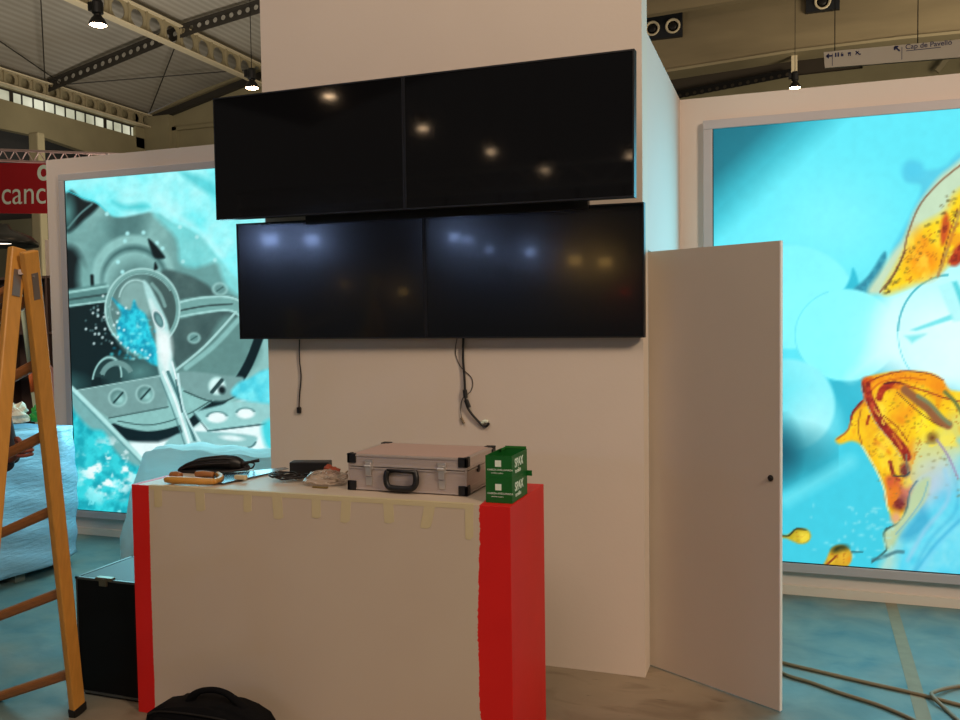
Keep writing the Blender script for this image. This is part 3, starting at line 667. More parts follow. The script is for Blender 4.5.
# ------------------------------------------------------------------ counter
CX0, CX1, CY0, CY1, CZ = -2.669, -.957, 3.033, 3.50, 1.0
def counter_mat():
    m = bpy.data.materials.new('half_painted_counter'); m.use_nodes = True; nt = m.node_tree; N = nt.nodes; L = nt.links
    p = N['Principled BSDF']; p.inputs['Roughness'].default_value = .5
    g = N.new('ShaderNodeNewGeometry'); sx = N.new('ShaderNodeSeparateXYZ'); L.new(g.outputs['Position'], sx.inputs[0])
    sn = N.new('ShaderNodeSeparateXYZ'); L.new(g.outputs['Normal'], sn.inputs[0])
    def math_(op, a, b=None, c=None):
        n = N.new('ShaderNodeMath'); n.operation = op
        for i, v in enumerate((a, b, c)):
            if v is None: continue
            if isinstance(v, (int, float)): n.inputs[i].default_value = v
            else: L.new(v, n.inputs[i])
        return n.outputs[0]
    def nz(scale, st):
        mp = N.new('ShaderNodeMapping'); mp.inputs['Scale'].default_value = st
        L.new(g.outputs['Position'], mp.inputs['Vector'])
        n = N.new('ShaderNodeTexNoise'); n.inputs['Scale'].default_value = scale; n.inputs['Detail'].default_value = 6
        L.new(mp.outputs[0], n.inputs['Vector']); return math_('SUBTRACT', n.outputs['Fac'], .5)
    wob = math_('ADD', math_('MULTIPLY', nz(2.2, (0, 1, 1)), .05), math_('MULTIPLY', nz(120, (.25, 1, 1)), .016))
    x = math_('ADD', sx.outputs['X'], wob)
    right = math_('GREATER_THAN', x, -1.085); left = math_('LESS_THAN', math_('ADD', sx.outputs['X'], math_('MULTIPLY', wob, .25)), -2.58)
    istop = math_('GREATER_THAN', sn.outputs['Z'], .5)
    leftop = math_('LESS_THAN', sx.outputs['X'], -2.632)
    left2 = math_('ADD', math_('MULTIPLY', left, math_('SUBTRACT', 1, istop)), math_('MULTIPLY', leftop, istop))
    side = math_('GREATER_THAN', math_('ABSOLUTE', sn.outputs['X']), .5)
    red = math_('MINIMUM', math_('ADD', math_('ADD', right, left2), side), 1.0)
    n = N.new('ShaderNodeTexNoise'); n.inputs['Scale'].default_value = 2.2; L.new(g.outputs['Position'], n.inputs['Vector'])
    mw = N.new('ShaderNodeMix'); mw.data_type = 'RGBA'; mw.inputs[6].default_value = rgb(206, 192, 172); mw.inputs[7].default_value = rgb(196, 178, 158); L.new(n.outputs['Fac'], mw.inputs[0])
    n3 = N.new('ShaderNodeTexNoise'); n3.inputs['Scale'].default_value = 5; L.new(g.outputs['Position'], n3.inputs['Vector'])
    mr = N.new('ShaderNodeMix'); mr.data_type = 'RGBA'; mr.inputs[6].default_value = rgb(206, 16, 12); mr.inputs[7].default_value = rgb(222, 22, 16); L.new(n3.outputs['Fac'], mr.inputs[0])
    mx = N.new('ShaderNodeMix'); mx.data_type = 'RGBA'; L.new(red, mx.inputs[0]); L.new(mw.outputs[2], mx.inputs[6]); L.new(mr.outputs[2], mx.inputs[7])
    L.new(mx.outputs[2], p.inputs['Base Color'])
    return m
cnt = thing('reception_counter', 'white reception counter with red painted ends and masking tape tabs', 'counter', ((CX0+CX1)/2, (CY0+CY1)/2, 0))
bm = bmesh.new(); add_box(bm, CX0, CX1, CY0, CY1, 0, CZ, bev=.0015); sub('body', bm, counter_mat(), cnt)
bm = bmesh.new(); add_box(bm, -2.575, -1.10, CY0-.0012, CY0+.022, .983, CZ+.0012); sub('edge_tape', bm, M_tape, cnt)
for x, l, w, k in ((-2.53, .075, .04, 0), (-2.318, .08, .045, .02), (-2.083, .07, .038, -.01), (-1.945, .09, .045, .03), (-1.765, .075, .04, .0), (-1.63, .085, .042, -.04), (-1.45, .075, .042, .02), (-1.275, .085, .045, -.1), (-1.118, .115, .032, 0)):
    bm = bmesh.new()
    add_prism(bm, [(x-w/2, .99), (x+w/2, .99), (x+w/2+k*.2, .985-l*.92), (x+w*.1+k*.2, .985-l*1.03), (x-w/2+k*.2, .985-l)], lambda a, b, d: (a, d, b), CY0-.0015, CY0-.0003)
    sub('tape_tab', bm, M_tape, cnt)

# ------------------------------------------------------------------ aluminium case
ax0, ax1, ay0, ay1, az0, az1 = -1.693, -1.176, 3.17, 3.52, CZ+.004, CZ+.148
def ribbed():
    m = mat('ribbed_case_side', rgb(190, 176, 168), .4, .4, var=.05)
    nt = m.node_tree; N = nt.nodes; L = nt.links; p = N['Principled BSDF']
    tc = N.new('ShaderNodeTexCoord'); w = N.new('ShaderNodeTexWave'); w.bands_direction = 'Z'; w.inputs['Scale'].default_value = 30
    L.new(tc.outputs['Object'], w.inputs['Vector']); b = N.new('ShaderNodeBump'); b.inputs['Strength'].default_value = .12; b.inputs['Distance'].default_value = .003
    L.new(w.outputs['Fac'], b.inputs['Height']); L.new(b.outputs[0], p.inputs['Normal']); return m
M_rib = ribbed()
cs = thing('tool_case', 'silver aluminium tool case with black corners lying on the counter', 'case', ((ax0+ax1)/2, (ay0+ay1)/2, CZ))
split = az0+.095
bm = bmesh.new(); add_box(bm, ax0+.003, ax1-.003, ay0+.003, ay1-.003, az0, split-.0015, bev=.004); sub('base_shell', bm, M_rib, cs)
bm = bmesh.new(); add_box(bm, ax0+.003, ax1-.003, ay0+.003, ay1-.003, split+.0015, az1, bev=.004); sub('lid', bm, M_rib, cs)
bm = bmesh.new(); add_box(bm, ax0+.02, ax1-.02, ay0+.02, ay1-.02, az1-.002, az1+.0012); sub('lid_panel', bm, M_alutop, cs)
bm = bmesh.new()
for x in (ax0, ax1):
    for y in (ay0, ay1): add_box(bm, x-.006 if x == ax1 else x, x+.006 if x == ax0 else x, y-.006 if y == ay1 else y, y+.006 if y == ay0 else y, az0+.03, az1-.03)
for z in (az0+.001, az1-.007, split-.008, split+.002):
    add_box(bm, ax0+.01, ax1-.01, ay0-.001, ay0+.006, z, z+.006); add_box(bm, ax0+.01, ax1-.01, ay1-.006, ay1+.001, z, z+.006)
    add_box(bm, ax0-.001, ax0+.006, ay0+.01, ay1-.01, z, z+.006); add_box(bm, ax1-.006, ax1+.001, ay0+.01, ay1-.01, z, z+.006)
sub('edge_profile', bm, M_alu, cs)
for x, sx in ((ax0, 1), (ax1, -1)):
    for y, sy in ((ay0, 1), (ay1, -1)):
        for z, sz in ((az0, 1), (az1, -1)):
            bm = bmesh.new(); k = .036
            xs = sorted((x-sx*.003, x+sx*k)); ys = sorted((y-sy*.003, y+sy*k)); zs = sorted((z-sz*.0035, z+sz*k))
            if (sy < 0) or (sz < 0 and sy > 0):
                pass
            add_box(bm, xs[0], xs[1], *sorted((y-sy*.003, y+sy*.010)), zs[0], zs[1], bev=.003)
            add_box(bm, *sorted((x-sx*.003, x+sx*.010)), ys[0], ys[1], zs[0], zs[1], bev=.003)
            add_box(bm, xs[0], xs[0]+(xs[1]-xs[0]), ys[0], ys[1], *sorted((z-sz*.0035, z+sz*.004)), bev=.001) if sy < 0 else add_box(bm, *sorted((x-sx*.003, x+sx*.014)), *sorted((y-sy*.003, y+sy*.014)), *sorted((z-sz*.0035, z+sz*.004)), bev=.001)
            sub('corner_guard', bm, M_black, cs)
for fx in (.185, .80):
    xx = ax0+(ax1-ax0)*fx
    bm = bmesh.new()
    add_box(bm, xx-.018, xx+.018, ay0-.006, ay0, split-.01, split+.030, bev=.002); add_box(bm, xx-.013, xx+.013, ay0-.011, ay0-.004, split-.035, split+.018, bev=.003)
    add_tube(bm, [(xx-.015, ay0-.012, split+.005), (xx+.015, ay0-.012, split+.005)], .005, 8, n=1)
    add_box(bm, xx-.014, xx+.014, ay0-.003, ay0, split-.075, split-.04, bev=.001)
    sub('latch', bm, M_chrome, cs)
hx0 = ax0+(ax1-ax0)*.345; hx1 = ax0+(ax1-ax0)*.60
bm = bmesh.new(); zt = split-.005; zb = az0+.018
add_tube(bm, [(hx0+.006, ay0-.014, zt-.006), (hx0, ay0-.018, zt-.03), (hx0+.006, ay0-.02, zb+.012), (hx0+.03, ay0-.022, zb), (hx1-.03, ay0-.022, zb), (hx1-.006, ay0-.02, zb+.012), (hx1, ay0-.018, zt-.03), (hx1-.006, ay0-.014, zt-.006)], .0125, 8)
add_tube(bm, [(hx0, ay0-.007, zt-.006), (hx1, ay0-.007, zt-.006)], .0075, 8, n=1)
sub('handle', bm, M_black, cs, True)
bm = bmesh.new(); add_lathe(bm, [(.016, 0), (.016, .004), (.006, .006), (0, .006)], Matrix.Translation((ax1-.002, ay0+.14, az0+.085)) @ Matrix.Rotation(PI/2, 4, 'Y'), 16); sub('strap_stud', bm, M_dark, cs)

# ------------------------------------------------------------------ green screw boxes
gx0, gx1, gy0, gy1 = -1.069, -.965, 3.085, 3.285
def green_box(z, h, label, lid):
    t = thing('screw_box', label, 'box', ((gx0+gx1)/2, (gy0+gy1)/2, z), 'stacked green screw boxes')
    th = .002; bm = bmesh.new(); y0 = gy0; y1 = gy1
    add_box(bm, gx0, gx1, y0, y0+th, z, z+h); add_box(bm, gx0, gx1, y1-th, y1, z, z+h)
    add_box(bm, gx0, gx0+th, y0+th, y1-th, z, z+h); add_box(bm, gx1-th, gx1, y0+th, y1-th, z, z+h); add_box(bm, gx0+th, gx1-th, y0+th, y1-th, z, z+th)
    if not lid: add_box(bm, gx0+th, gx1-th, y0+th, y1-th, z+h-th, z+h)
    sub('carton', bm, M_green, t)
    bm = bmesh.new()
    if lid:
        add_box(bm, gx0+.016, gx1-.002, y1-.004, y1-.002, z+h, z+h+.010); add_box(bm, gx0+.014, gx0+.016, y1-.05, y1, z+h-.004, z+h+.006)
        sub('lid_flap', bm, M_greend, t)
    else:
        add_box(bm, gx1, gx1+.022, y1-.010, y1-.006, z+h-.022, z+h-.001); sub('tear_flap', bm, M_green, t)
    bm = bmesh.new(); cx = gx0+.05
    add_box(bm, cx-.012, cx+.012, gy0-.0008, gy0, z+h*.5, z+h*.5+.024); sub('square_mark', bm, M_print, t)
    bm = text_bm('CABEZA AVELLANADA', .0098, face_y(gx0+.007, gy0-.0006, z+h*.5-.015), .0003); sub('small_print', bm, M_print, t)
    bm = text_bm('tornillos madera', .0072, face_y(gx0+.022, gy0-.0006, z+h*.5-.026), .0003); sub('small_print', bm, M_print, t)
    bm = text_bm('SPAX', .046, face_x(gx1+.0006, gy0+.035, z+h*.42), .0004, .0012); sub('brand_print', bm, M_print, t)
    bm = text_bm('tornillos', .022, face_x(gx1+.0006, gy0+.04, z+h*.42-.022), .0003, .0004); sub('brand_print', bm, M_print, t)
green_box(CZ+.001, .095, 'lower green screw carton resting on the red end of the counter', False)
green_box(CZ+.0965, .082, 'upper green screw carton with opened lid, stacked on another', True)

# ------------------------------------------------------------------ hand saw
def fl(a, b, d): return (a, b, d)
sw = thing('hand_saw', 'hand saw with orange wooden handle lying flat on the counter', 'saw', (-2.35, 3.25, CZ))
bm = bmesh.new(); add_prism(bm, [(-2.43, 3.12), (-2.265, 3.12), (-2.19, 3.52), (-2.225, 3.545), (-2.36, 3.36), (-2.45, 3.30)], fl, CZ+.008, CZ+.010)
for k in range(28):
    a = Vector((-2.265, 3.12, 0)).lerp(Vector((-2.19, 3.52, 0)), k/28); b = Vector((-2.265, 3.12, 0)).lerp(Vector((-2.19, 3.52, 0)), (k+1)/28)
    m_ = (a+b)/2+Vector((.005, 0, 0)); add_prism(bm, [(a.x, a.y), (m_.x, m_.y), (b.x, b.y)], fl, CZ+.008, CZ+.010)
sub('blade', bm, M_steel, sw)
bm = bmesh.new()
add_tube(bm, [(-2.53, 3.085, CZ+.018), (-2.48, 3.075, CZ+.020), (-2.38, 3.08, CZ+.020), (-2.295, 3.10, CZ+.018)], [.012, .016, .016, .013], 10)
add_tube(bm, [(-2.295, 3.10, CZ+.018), (-2.31, 3.16, CZ+.016), (-2.345, 3.22, CZ+.016), (-2.40, 3.27, CZ+.016)], [.013, .012, .012, .012], 10)
sub('handle', bm, M_handle, sw, True)
bm = bmesh.new(); add_tube(bm, [(-2.585, 3.19, CZ+.018), (-2.555, 3.185, CZ+.019), (-2.53, 3.18, CZ+.018)], [.014, .018, .015], 10); add_tube(bm, [(-2.53, 3.18, CZ+.012), (-2.51, 3.13, CZ+.012), (-2.52, 3.09, CZ+.014)], .008, 8); sub('pommel', bm, M_woodr, sw, True)
bm = bmesh.new(); add_tube(bm, [(-2.49, 3.24, CZ+.018), (-2.45, 3.235, CZ+.02), (-2.40, 3.24, CZ+.018)], [.013, .016, .013], 10); sub('grip_horn', bm, M_woodr, sw, True)

# black rolled bundle
bd = thing('cable_bundle', 'shiny black rolled cable bundle at the left back of the counter', 'cable', (-2.52, 3.43, CZ))
bm = bmesh.new()
rnd = random.Random(11)
add_tube(bm, [(-2.635, 3.36, CZ+.018), (-2.58, 3.38, CZ+.03), (-2.50, 3.41, CZ+.04), (-2.43, 3.43, CZ+.042), (-2.39, 3.44, CZ+.03)], [.010, .022, .032, .036, .018], 14)
sub('sleeve', bm, M_black, bd, True)
bm = bmesh.new()
for k in range(9):
    o_ = rnd.uniform(-.02, .02); h_ = rnd.uniform(.03, .072)
    add_tube(bm, [(-2.65+o_*.6, 3.35+o_, CZ+.008), (-2.60, 3.36+o_, CZ+h_*.75), (-2.50, 3.38+o_, CZ+h_), (-2.42, 3.42+o_, CZ+h_*.95), (-2.375+o_, 3.45, CZ+.015), (-2.42, 3.40+o_, CZ+.008), (-2.54, 3.35+o_, CZ+.010)], .0055, 6, closed=True)
sub('cable_coils', bm, M_cblack, bd, True)
bm = bmesh.new(); add_tube(bm, [(-2.39, 3.44, CZ+.035), (-2.35, 3.45, CZ+.045), (-2.31, 3.46, CZ+.052)], [.012, .006, .009], 8); add_tube(bm, [(-2.38, 3.44, CZ+.02), (-2.345, 3.45, CZ+.015), (-2.335, 3.46, CZ+.035), (-2.36, 3.45, CZ+.04)], .004, 6, closed=True); sub('strap', bm, M_cblack, bd, True)

# small blocks at the front of the top
bm = bmesh.new(); add_box(bm, -2.262, -2.205, 3.195, 3.215, CZ+.0115, CZ+.03, bev=.003); tag(obj('wall_plug', bm, M_tape), 'small beige plastic plug lying beside the saw blade', 'plug')

# power adapter with its leads
MA = Matrix.Translation((-2.04, 3.47, CZ)) @ Matrix.Rotation(.28, 4, 'Z')
ad = thing('power_adapter', 'black rectangular power adapter standing behind tangled wires', 'adapter', (-2.085, 3.44, CZ))
bm = bmesh.new(); add_box(bm, -.092, .088, -.035, .035, .001, .058, MA, bev=.004); sub('housing', bm, M_black, ad)
bm = bmesh.new(); add_tube(bm, [(-1.965, 3.46, CZ+.02), (-1.945, 3.42, CZ+.012), (-2.0, 3.36, CZ+.01), (-2.06, 3.38, CZ+.012), (-2.10, 3.30, CZ+.01)], .0045, 6); sub('lead', bm, M_cblack, ad, True)
bm = bmesh.new()
for k in range(7):
    cx = -2.03+rnd.uniform(-.04, .05); cy = 3.30+rnd.uniform(-.05, .05); a = rnd.uniform(.03, .065); b = rnd.uniform(.02, .04); z = CZ+.006+k*.003
    add_tube(bm, [(cx+a*math.cos(t_)+rnd.uniform(-.006, .006), cy+b*math.sin(t_), z+.012*abs(math.sin(t_*1.5+k))) for t_ in np.linspace(0, 2*PI, 9)[:-1]], .0038, 6, closed=True)
sub_o = obj('tangled_cable', bm, M_cblack, None, True); tag(sub_o, 'tangled black leads lying in front of the power adapter', 'cable')
# rumpled clear bag of fittings
def crumple(cx, cy, cz, rx, ry, rz, amp, seed, nu=28, nv=14, flat=True):
    bm = bmesh.new(); rs = random.Random(seed); rows = []
    ph = [(rs.uniform(1, 5), rs.uniform(1, 5), rs.uniform(0, 6), rs.uniform(0, 6)) for _ in range(9)]
    for j in range(nv+1):
        v = PI*j/nv; row = []
        for i in range(nu):
            u = 2*PI*i/nu
            d = 1+amp*sum(math.sin(a*u+c+2*math.sin(b*v))*math.cos(b*v*1.7+e_) for a, b, c, e_ in [(round(q[0]), q[1], q[2], q[3]) for q in ph])/3
            p = Vector((rx*d*math.sin(v)*math.cos(u), ry*d*math.sin(v)*math.sin(u), rz*d*math.cos(v)))
            if flat: p.z = max(p.z, -rz*.35)
            row.append(bm.verts.new((cx+p.x, cy+p.y, cz+p.z)))
        rows.append(row)
    for j in range(nv):
        for i in range(nu):
            try: bm.faces.new((rows[j][i], rows[j][(i+1) % nu], rows[j+1][(i+1) % nu], rows[j+1][i]))
            except ValueError: pass
    bmesh.ops.remove_doubles(bm, verts=bm.verts[:], dist=1e-5)
    return bm
def clear_plastic(name, col, alpha, rough=.15):
    m = mat(name, col, rough, var=.1, bump=.6, bscale=25)
    m.node_tree.nodes['Principled BSDF'].inputs['Alpha'].default_value = alpha
    return m
M_bag = clear_plastic('clear_polythene', rgb(200, 180, 160), .45)
bg = thing('fittings_bag', 'rumpled clear plastic bag of small metal fittings left of the case', 'bag', (-1.88, 3.28, CZ))
sub('polythene', crumple(-1.845, 3.26, CZ+.022, .085, .08, .036, .22, 4), M_bag, bg)
for k in range(12):
    bm = bmesh.new(); x = -1.845+rnd.uniform(-.055, .05); y = 3.275+rnd.uniform(-.045, .045); z = CZ+.008+rnd.uniform(0, .012); a = rnd.uniform(0, PI)
    add_tube(bm, [(x, y, z), (x+.022*math.cos(a), y+.022*math.sin(a), z+.004)], [.005, .003, .002], 6, n=1); sub('screw', bm, M_chrome if k % 2 else M_cord, bg)
bm = crumple(-1.895, 3.385, CZ+.03, .04, .025, .028, .25, 8, 20, 10); tag(obj('terracotta_rag', bm, mat('reddish_cloth', rgb(150, 70, 46), .8, var=.2, scale=30)), 'small crumpled reddish rag between adapter and clear bag', 'rag')
bm = bmesh.new()
for k in range(4):
    add_tube(bm, [(-1.80+rnd.uniform(-.03, .03), 3.40, CZ+.01+.006*k), (-1.80, 3.40+rnd.uniform(-.02, .02), CZ+.035+rnd.uniform(-.01, .02)), (-1.755, 3.37+rnd.uniform(-.03, .02), CZ+.02), (-1.715, 3.36, CZ+.008), (-1.76, 3.355, CZ+.012)], .003, 6, closed=True)
tag(obj('beige_wire', bm, mat('beige_wire_sheath', rgb(176, 150, 120), .5), None, True), 'loose beige wire coil tucked against the left end of the case', 'wire')
bm = bmesh.new(); add_box(bm, -1.86, -1.79, 3.165, 3.178, CZ+.001, CZ+.007, bev=.002); tag(obj('cable_tie', bm, mat('olive_plastic', rgb(120, 100, 50), .5)), 'short olive plastic strip at the counter front edge beside the bag', 'strip')

# ------------------------------------------------------------------ laptop bag on the floor
lb = thing('laptop_bag', 'black fabric laptop bag standing in front of the counter', 'bag', (-2.2, 2.9, 0))
pf = [(-2.445, .0), (-2.455, .06), (-2.44, .115), (-2.40, .143), (-2.345, .156), (-2.25, .173), (-2.14, .184), (-2.05, .185), (-1.985, .170), (-1.93, .146), (-1.905, .112), (-1.90, .06), (-1.905, 0)]
bm = bmesh.new(); add_prism(bm, [(x, z+.003) for x, z in pf], lambda a, b, d: (a, d, b), 2.80, 2.95)
es = [e for e in bm.edges if abs(e.verts[0].co.y-e.verts[1].co.y) < 1e-4]
bmesh.ops.bevel(bm, geom=es, offset=.022, segments=3, affect='EDGES')
sub('bag_body', bm, M_blackm, lb, True)
bm = bmesh.new(); add_box(bm, -2.38, -1.98, 2.772, 2.802, .01, .125, bev=.012); sub('front_pocket', bm, M_blackm, lb, True)
bm = bmesh.new(); add_tube(bm, [(-2.42, 2.802, .125), (-2.36, 2.799, .145), (-2.2, 2.797, .155), (-2.03, 2.798, .15), (-1.945, 2.801, .12)], .004, 6); sub('zip', bm, M_dark, lb)
bm = bmesh.new(); add_tube(bm, [(-2.275, 2.875, .160), (-2.255, 2.87, .190), (-2.215, 2.865, .218), (-2.155, 2.865, .232), (-2.10, 2.865, .228), (-2.06, 2.868, .208), (-2.025, 2.872, .180), (-2.015, 2.875, .160)], [.020, .017, .0125, .012, .0125, .015, .019, .021], 10); sub('handle', bm, M_blackm, lb, True)

# ------------------------------------------------------------------ flight case behind the ladder
fc = thing('flight_case', 'black flight case with metal edging left of the counter', 'case', (-2.88, 3.3, 0))
fx0, fx1, fy0, fy1, fz = -3.063, -2.69, 3.10, 3.47, .545
M_panel = mat('black_laminate', rgb(6, 6, 7), .5, var=.2, bump=.03, spec=.2)
M_top = mat('black_laminate_teal_lit', rgb(40, 54, 54), .5, var=.15)  # black laminate with the teal light on the lid put into its colour
bm = bmesh.new(); add_box(bm, fx0+.004, fx1-.004, fy0+.004, fy1-.004, .02, fz-.006); sub('shell', bm, M_panel, fc)
bm = bmesh.new(); add_box(bm, fx0+.02, fx1-.02, fy0+.02, fy1-.02, fz-.006, fz-.001); sub('lid_panel', bm, M_top, fc)
bm = bmesh.new()
for x in (fx0, fx1-.014):
    for z in (.012, fz-.010): add_box(bm, x, x+.014, fy0, fy1, z, z+.010)
    for y in (fy0, fy1-.006): add_box(bm, x+.004, x+.010, y, y+.006, .012, fz)
for y in (fy0, fy1-.014):
    for z in (.012, fz-.010): add_box(bm, fx0, fx1, y, y+.014, z, z+.010)
sub('edge_trim', bm, mat('dull_edge_metal', rgb(96, 100, 98), .4, .7), fc)
for (x, y) in ((-2.90, fy0-.004), (-2.985, fy1-.012)):
    bm = bmesh.new(); add_box(bm, x-.045, x+.045, y, y+.03, fz-.008, fz+.008, bev=.003); add_box(bm, x-.02, x+.02, y-.004, y+.02, fz-.03, fz+.003, bev=.002); sub('latch', bm, mat('brass_latch', rgb(120, 112, 92), .35, .8), fc)
for x in (fx0+.03, fx1-.03):
    for y in (fy0+.03, fy1-.03):
        bm = bmesh.new(); add_lathe(bm, [(.018, 0), (.018, .014)], Matrix.Translation((x, y, 0))); sub('foot', bm, M_black, fc)

# ------------------------------------------------------------------ wooden step ladder
ld = thing('step_ladder', 'orange pine folding step ladder standing at the left edge', 'ladder', (-2.9, 2.5, 0))
R0 = Vector((-2.907, 2.933, 0)); R1 = Vector((-2.632, 2.5, 1.963)); L0 = Vector((-2.550, 2.075, 0)); L1 = Vector((-2.688, 2.5, 1.976))
D = Vector((-2.36, .19, -.92)).normalized()*.66
def rail(a, b, name, shoe=True):
    bm = bmesh.new(); n = (b-a).normalized(); add_bar(bm, a+n*(.04 if shoe else 0.0), b+n*.0, .066 if name == 'r' else .058, .030, up=D, bev=.005)
    o = sub('rail', bm, M_wood, ld)
    if shoe:
        bm = bmesh.new(); add_bar(bm, a+Vector((0, 0, .003)), a+n*.045, .074, .036, up=D, bev=.004); sub('rubber_shoe', bm, M_black, o)
    return o
def cut(a, b):  # slide the start of the partner rail up to floor level
    p = a+D; q = b+D; t = (0-p.z)/(q.z-p.z); return p+(q-p)*t, q
rail(R0, R1, 'r'); rail(L0, L1, 'l')
a_, b_ = cut(R0, R1); rail(a_, b_, 'r'); a_, b_ = cut(L0, L1); rail(a_, b_, 'l')
for t in (.105, .30, .485, .645, .79, .915):
    p = R0.lerp(R1, t); bm = bmesh.new(); add_bar(bm, p, p+D, .042, .040, up=(R1-R0), bev=.012); sub('rung', bm, M_woodr, ld)
for t in (.33, .49, .645, .79, .925):
    p = L0.lerp(L1, t); bm = bmesh.new(); add_bar(bm, p, p+D, .05, .030, up=(L1-L0), bev=.010); sub('rung', bm, M_woodr, ld)
for P1, P0, s in ((R1, R0, 1), (L1, L0, -1)):
    bm = bmesh.new(); n = (P0-P1).normalized(); off = -D.normalized()*.018
    add_bar(bm, P1+n*.09+off, P1+n*.19+off, .03, .003, up=D); add_bar(bm, P1+n*.10+off*1.1, (R1+L1)/2+Vector((0, 0, -.09))+off*1.1, .022, .003, up=D)
    sub('hinge_plate', bm, mat('zinc_hinge', rgb(140, 128, 120), .4, .7), ld)
bm = bmesh.new(); cpt = (R1+L1)/2+Vector((0, 0, -.09)); add_tube(bm, [cpt-D.normalized()*.03, cpt+D], .007, 10, n=1); sub('hinge_rod', bm, M_dark, ld)

# ------------------------------------------------------------------ wrapped panels
def wrap_mat(name, c1, c2):
    m = mat(name, c1, .28, var=.1, scale=3, bump=.9, bscale=9, stretch=(1, 1.2, 5), col2=c2); return m
M_wrap = wrap_mat('stretch_wrap', rgb(112, 164, 194), rgb(160, 204, 226))  # blue cast of the light box is part of the film colour
wp = thing('wrapped_pallet', 'block wrapped in stretch film with light-box blue in its colour behind the ladder', 'pallet', (-5.0, 4.5, 0))
fp = [(-4.74, 3.85), (-4.70, 4.66), (-4.80, 4.90), (-5.3, 4.92), (-5.3, 3.85)]
bm = bmesh.new(); NZ = 40; sides = []
per = []
for i in range(len(fp)):
    a, b = fp[i], fp[(i+1) % len(fp)]; n_ = max(2, int(math.hypot(b[0]-a[0], b[1]-a[1])/.03))
    per += [(a[0]+(b[0]-a[0])*k/n_, a[1]+(b[1]-a[1])*k/n_) for k in range(n_)]
rows = []
for j in range(NZ+1):
    z = .07+(.99-.07)*j/NZ; row = []
    for i, (x, y) in enumerate(per):
        w_ = .010*math.sin(9*z*math.sin(i*.12)+i*.35)+.007*math.sin(31*z+i*.21) * (1.4-z)
        cx_, cy_ = -5.0, 4.35; dx_, dy_ = x-cx_, y-cy_; q = math.hypot(dx_, dy_)
        row.append(bm.verts.new((x+dx_/q*w_, y+dy_/q*w_, z + (.04*(4.66-y)*(j/NZ)))))
    rows.append(row)
n_ = len(per)
for j in range(NZ):
    for i in range(n_): bm.faces.new((rows[j][i], rows[j][(i+1) % n_], rows[j+1][(i+1) % n_], rows[j+1][i]))
bm.faces.new(rows[-1]); bm.faces.new(rows[0][::-1]); sub('stretch_film', bm, M_wrap, wp, True)
M_skid = mat('teal_grey_skid', rgb(96, 110, 104), .8)
for y in (3.95, 4.35, 4.72):
    bm = bmesh.new(); add_box(bm, -5.28, -4.80, y, y+.08, 0, .068); sub('skid', bm, M_skid, wp)
# plastic covered furniture in front of the left light box
M_sheet = wrap_mat('milky_polythene_sheet', rgb(190, 202, 200), rgb(222, 228, 224))
M_sheet.node_tree.nodes['Principled BSDF'].inputs['Roughness'].default_value = .5
_nt = M_sheet.node_tree; _tr = _nt.nodes.new('ShaderNodeBsdfTranslucent'); _tr.inputs[0].default_value = rgb(206, 228, 230)
_mx = _nt.nodes.new('ShaderNodeMixShader'); _mx.inputs[0].default_value = .65
_nt.links.new(_nt.nodes['Principled BSDF'].outputs[0], _mx.inputs[1]); _nt.links.new(_tr.outputs[0], _mx.inputs[2]); _nt.links.new(_mx.outputs[0], _nt.nodes['Material Output'].inputs[0])
pc = thing('covered_crate', 'low crate under a milky polythene sheet behind the counter', 'crate', (-3.7, 5.1, 0))
bm = bmesh.new(); nx, ny = 70, 24; G = []
for j in range(ny+1):
    row = []
    for i in range(nx+1):
        u, v = i/nx, j/ny; x = -4.42+1.5*u; y = 4.92+.42*v
        prof = min(1, u/.12)**.5 * min(1, (1-u)/.1)**.4
        vv = min(1, v/.12)**.6*min(1, (1-v)/.12)**.6
        z = (.80+.02*math.sin(u*4+.3)+.008*math.sin(u*31+v*7)+.006*math.sin(u*13-v*17)) * max(0.02, (0.1+.9*prof)*(.05+.95*vv))
        x += .012*math.sin(z*22+v*9)-(1-z/.9)*.06*(1 if u < .5 else -1); y += .014*math.sin(z*17+u*23)
        row.append(bm.verts.new((x, y, max(z, .004))))
    G.append(row)
for j in range(ny):
    for i in range(nx): bm.faces.new((G[j][i], G[j][i+1], G[j+1][i+1], G[j+1][i]))
sub('sheet', bm, M_sheet, pc, True)
bm = bmesh.new(); add_box(bm, -4.10, -3.02, 5.06, 5.20, 0, .42); sub('crate_body', bm, mat('plywood_crate', rgb(150, 140, 124), .8), pc)

# ------------------------------------------------------------------ floor cables and marking
fcable = thing('floor_cable', 'long khaki cable doubled and looped across the right floor', 'cable', (.4, 4.2, 0))
r = .009
bm = bmesh.new()
add_tube(bm, [(-.25, 4.60, r), (-.12, 4.47, r), (-.007, 4.407, r), (.15, 4.35, r), (.35, 4.28, r), (.55, 4.215, r), (.702, 4.149, r), (.95, 4.05, r), (1.3, 4.0, r), (1.5, 4.2, r), (1.35, 4.5, r), (1.0, 4.50, r), (.80, 4.40, r), (.69, 4.32, r+.004), (.615, 4.23, r+.012), (.60, 4.17, r+.016), (.64, 4.08, r), (.68, 3.95, r), (.72, 3.8, r), (.70, 3.6, r), (.58, 3.65, r), (.52, 3.85, r), (.50, 3.93, r), (.38, 4.04, r), (.22, 4.13, r), (.10, 4.21, r), (-.007, 4.27, r), (-.08, 4.40, r), (-.22, 4.45, r)], r, 8, n=8)
sub('sheath', bm, M_cord, fcable, True)
bm = bmesh.new(); add_prism(bm, [(.545, 5.55), (.605, 5.55), (.555, 3.3), (.495, 3.3)], fl, .0006, .0016)
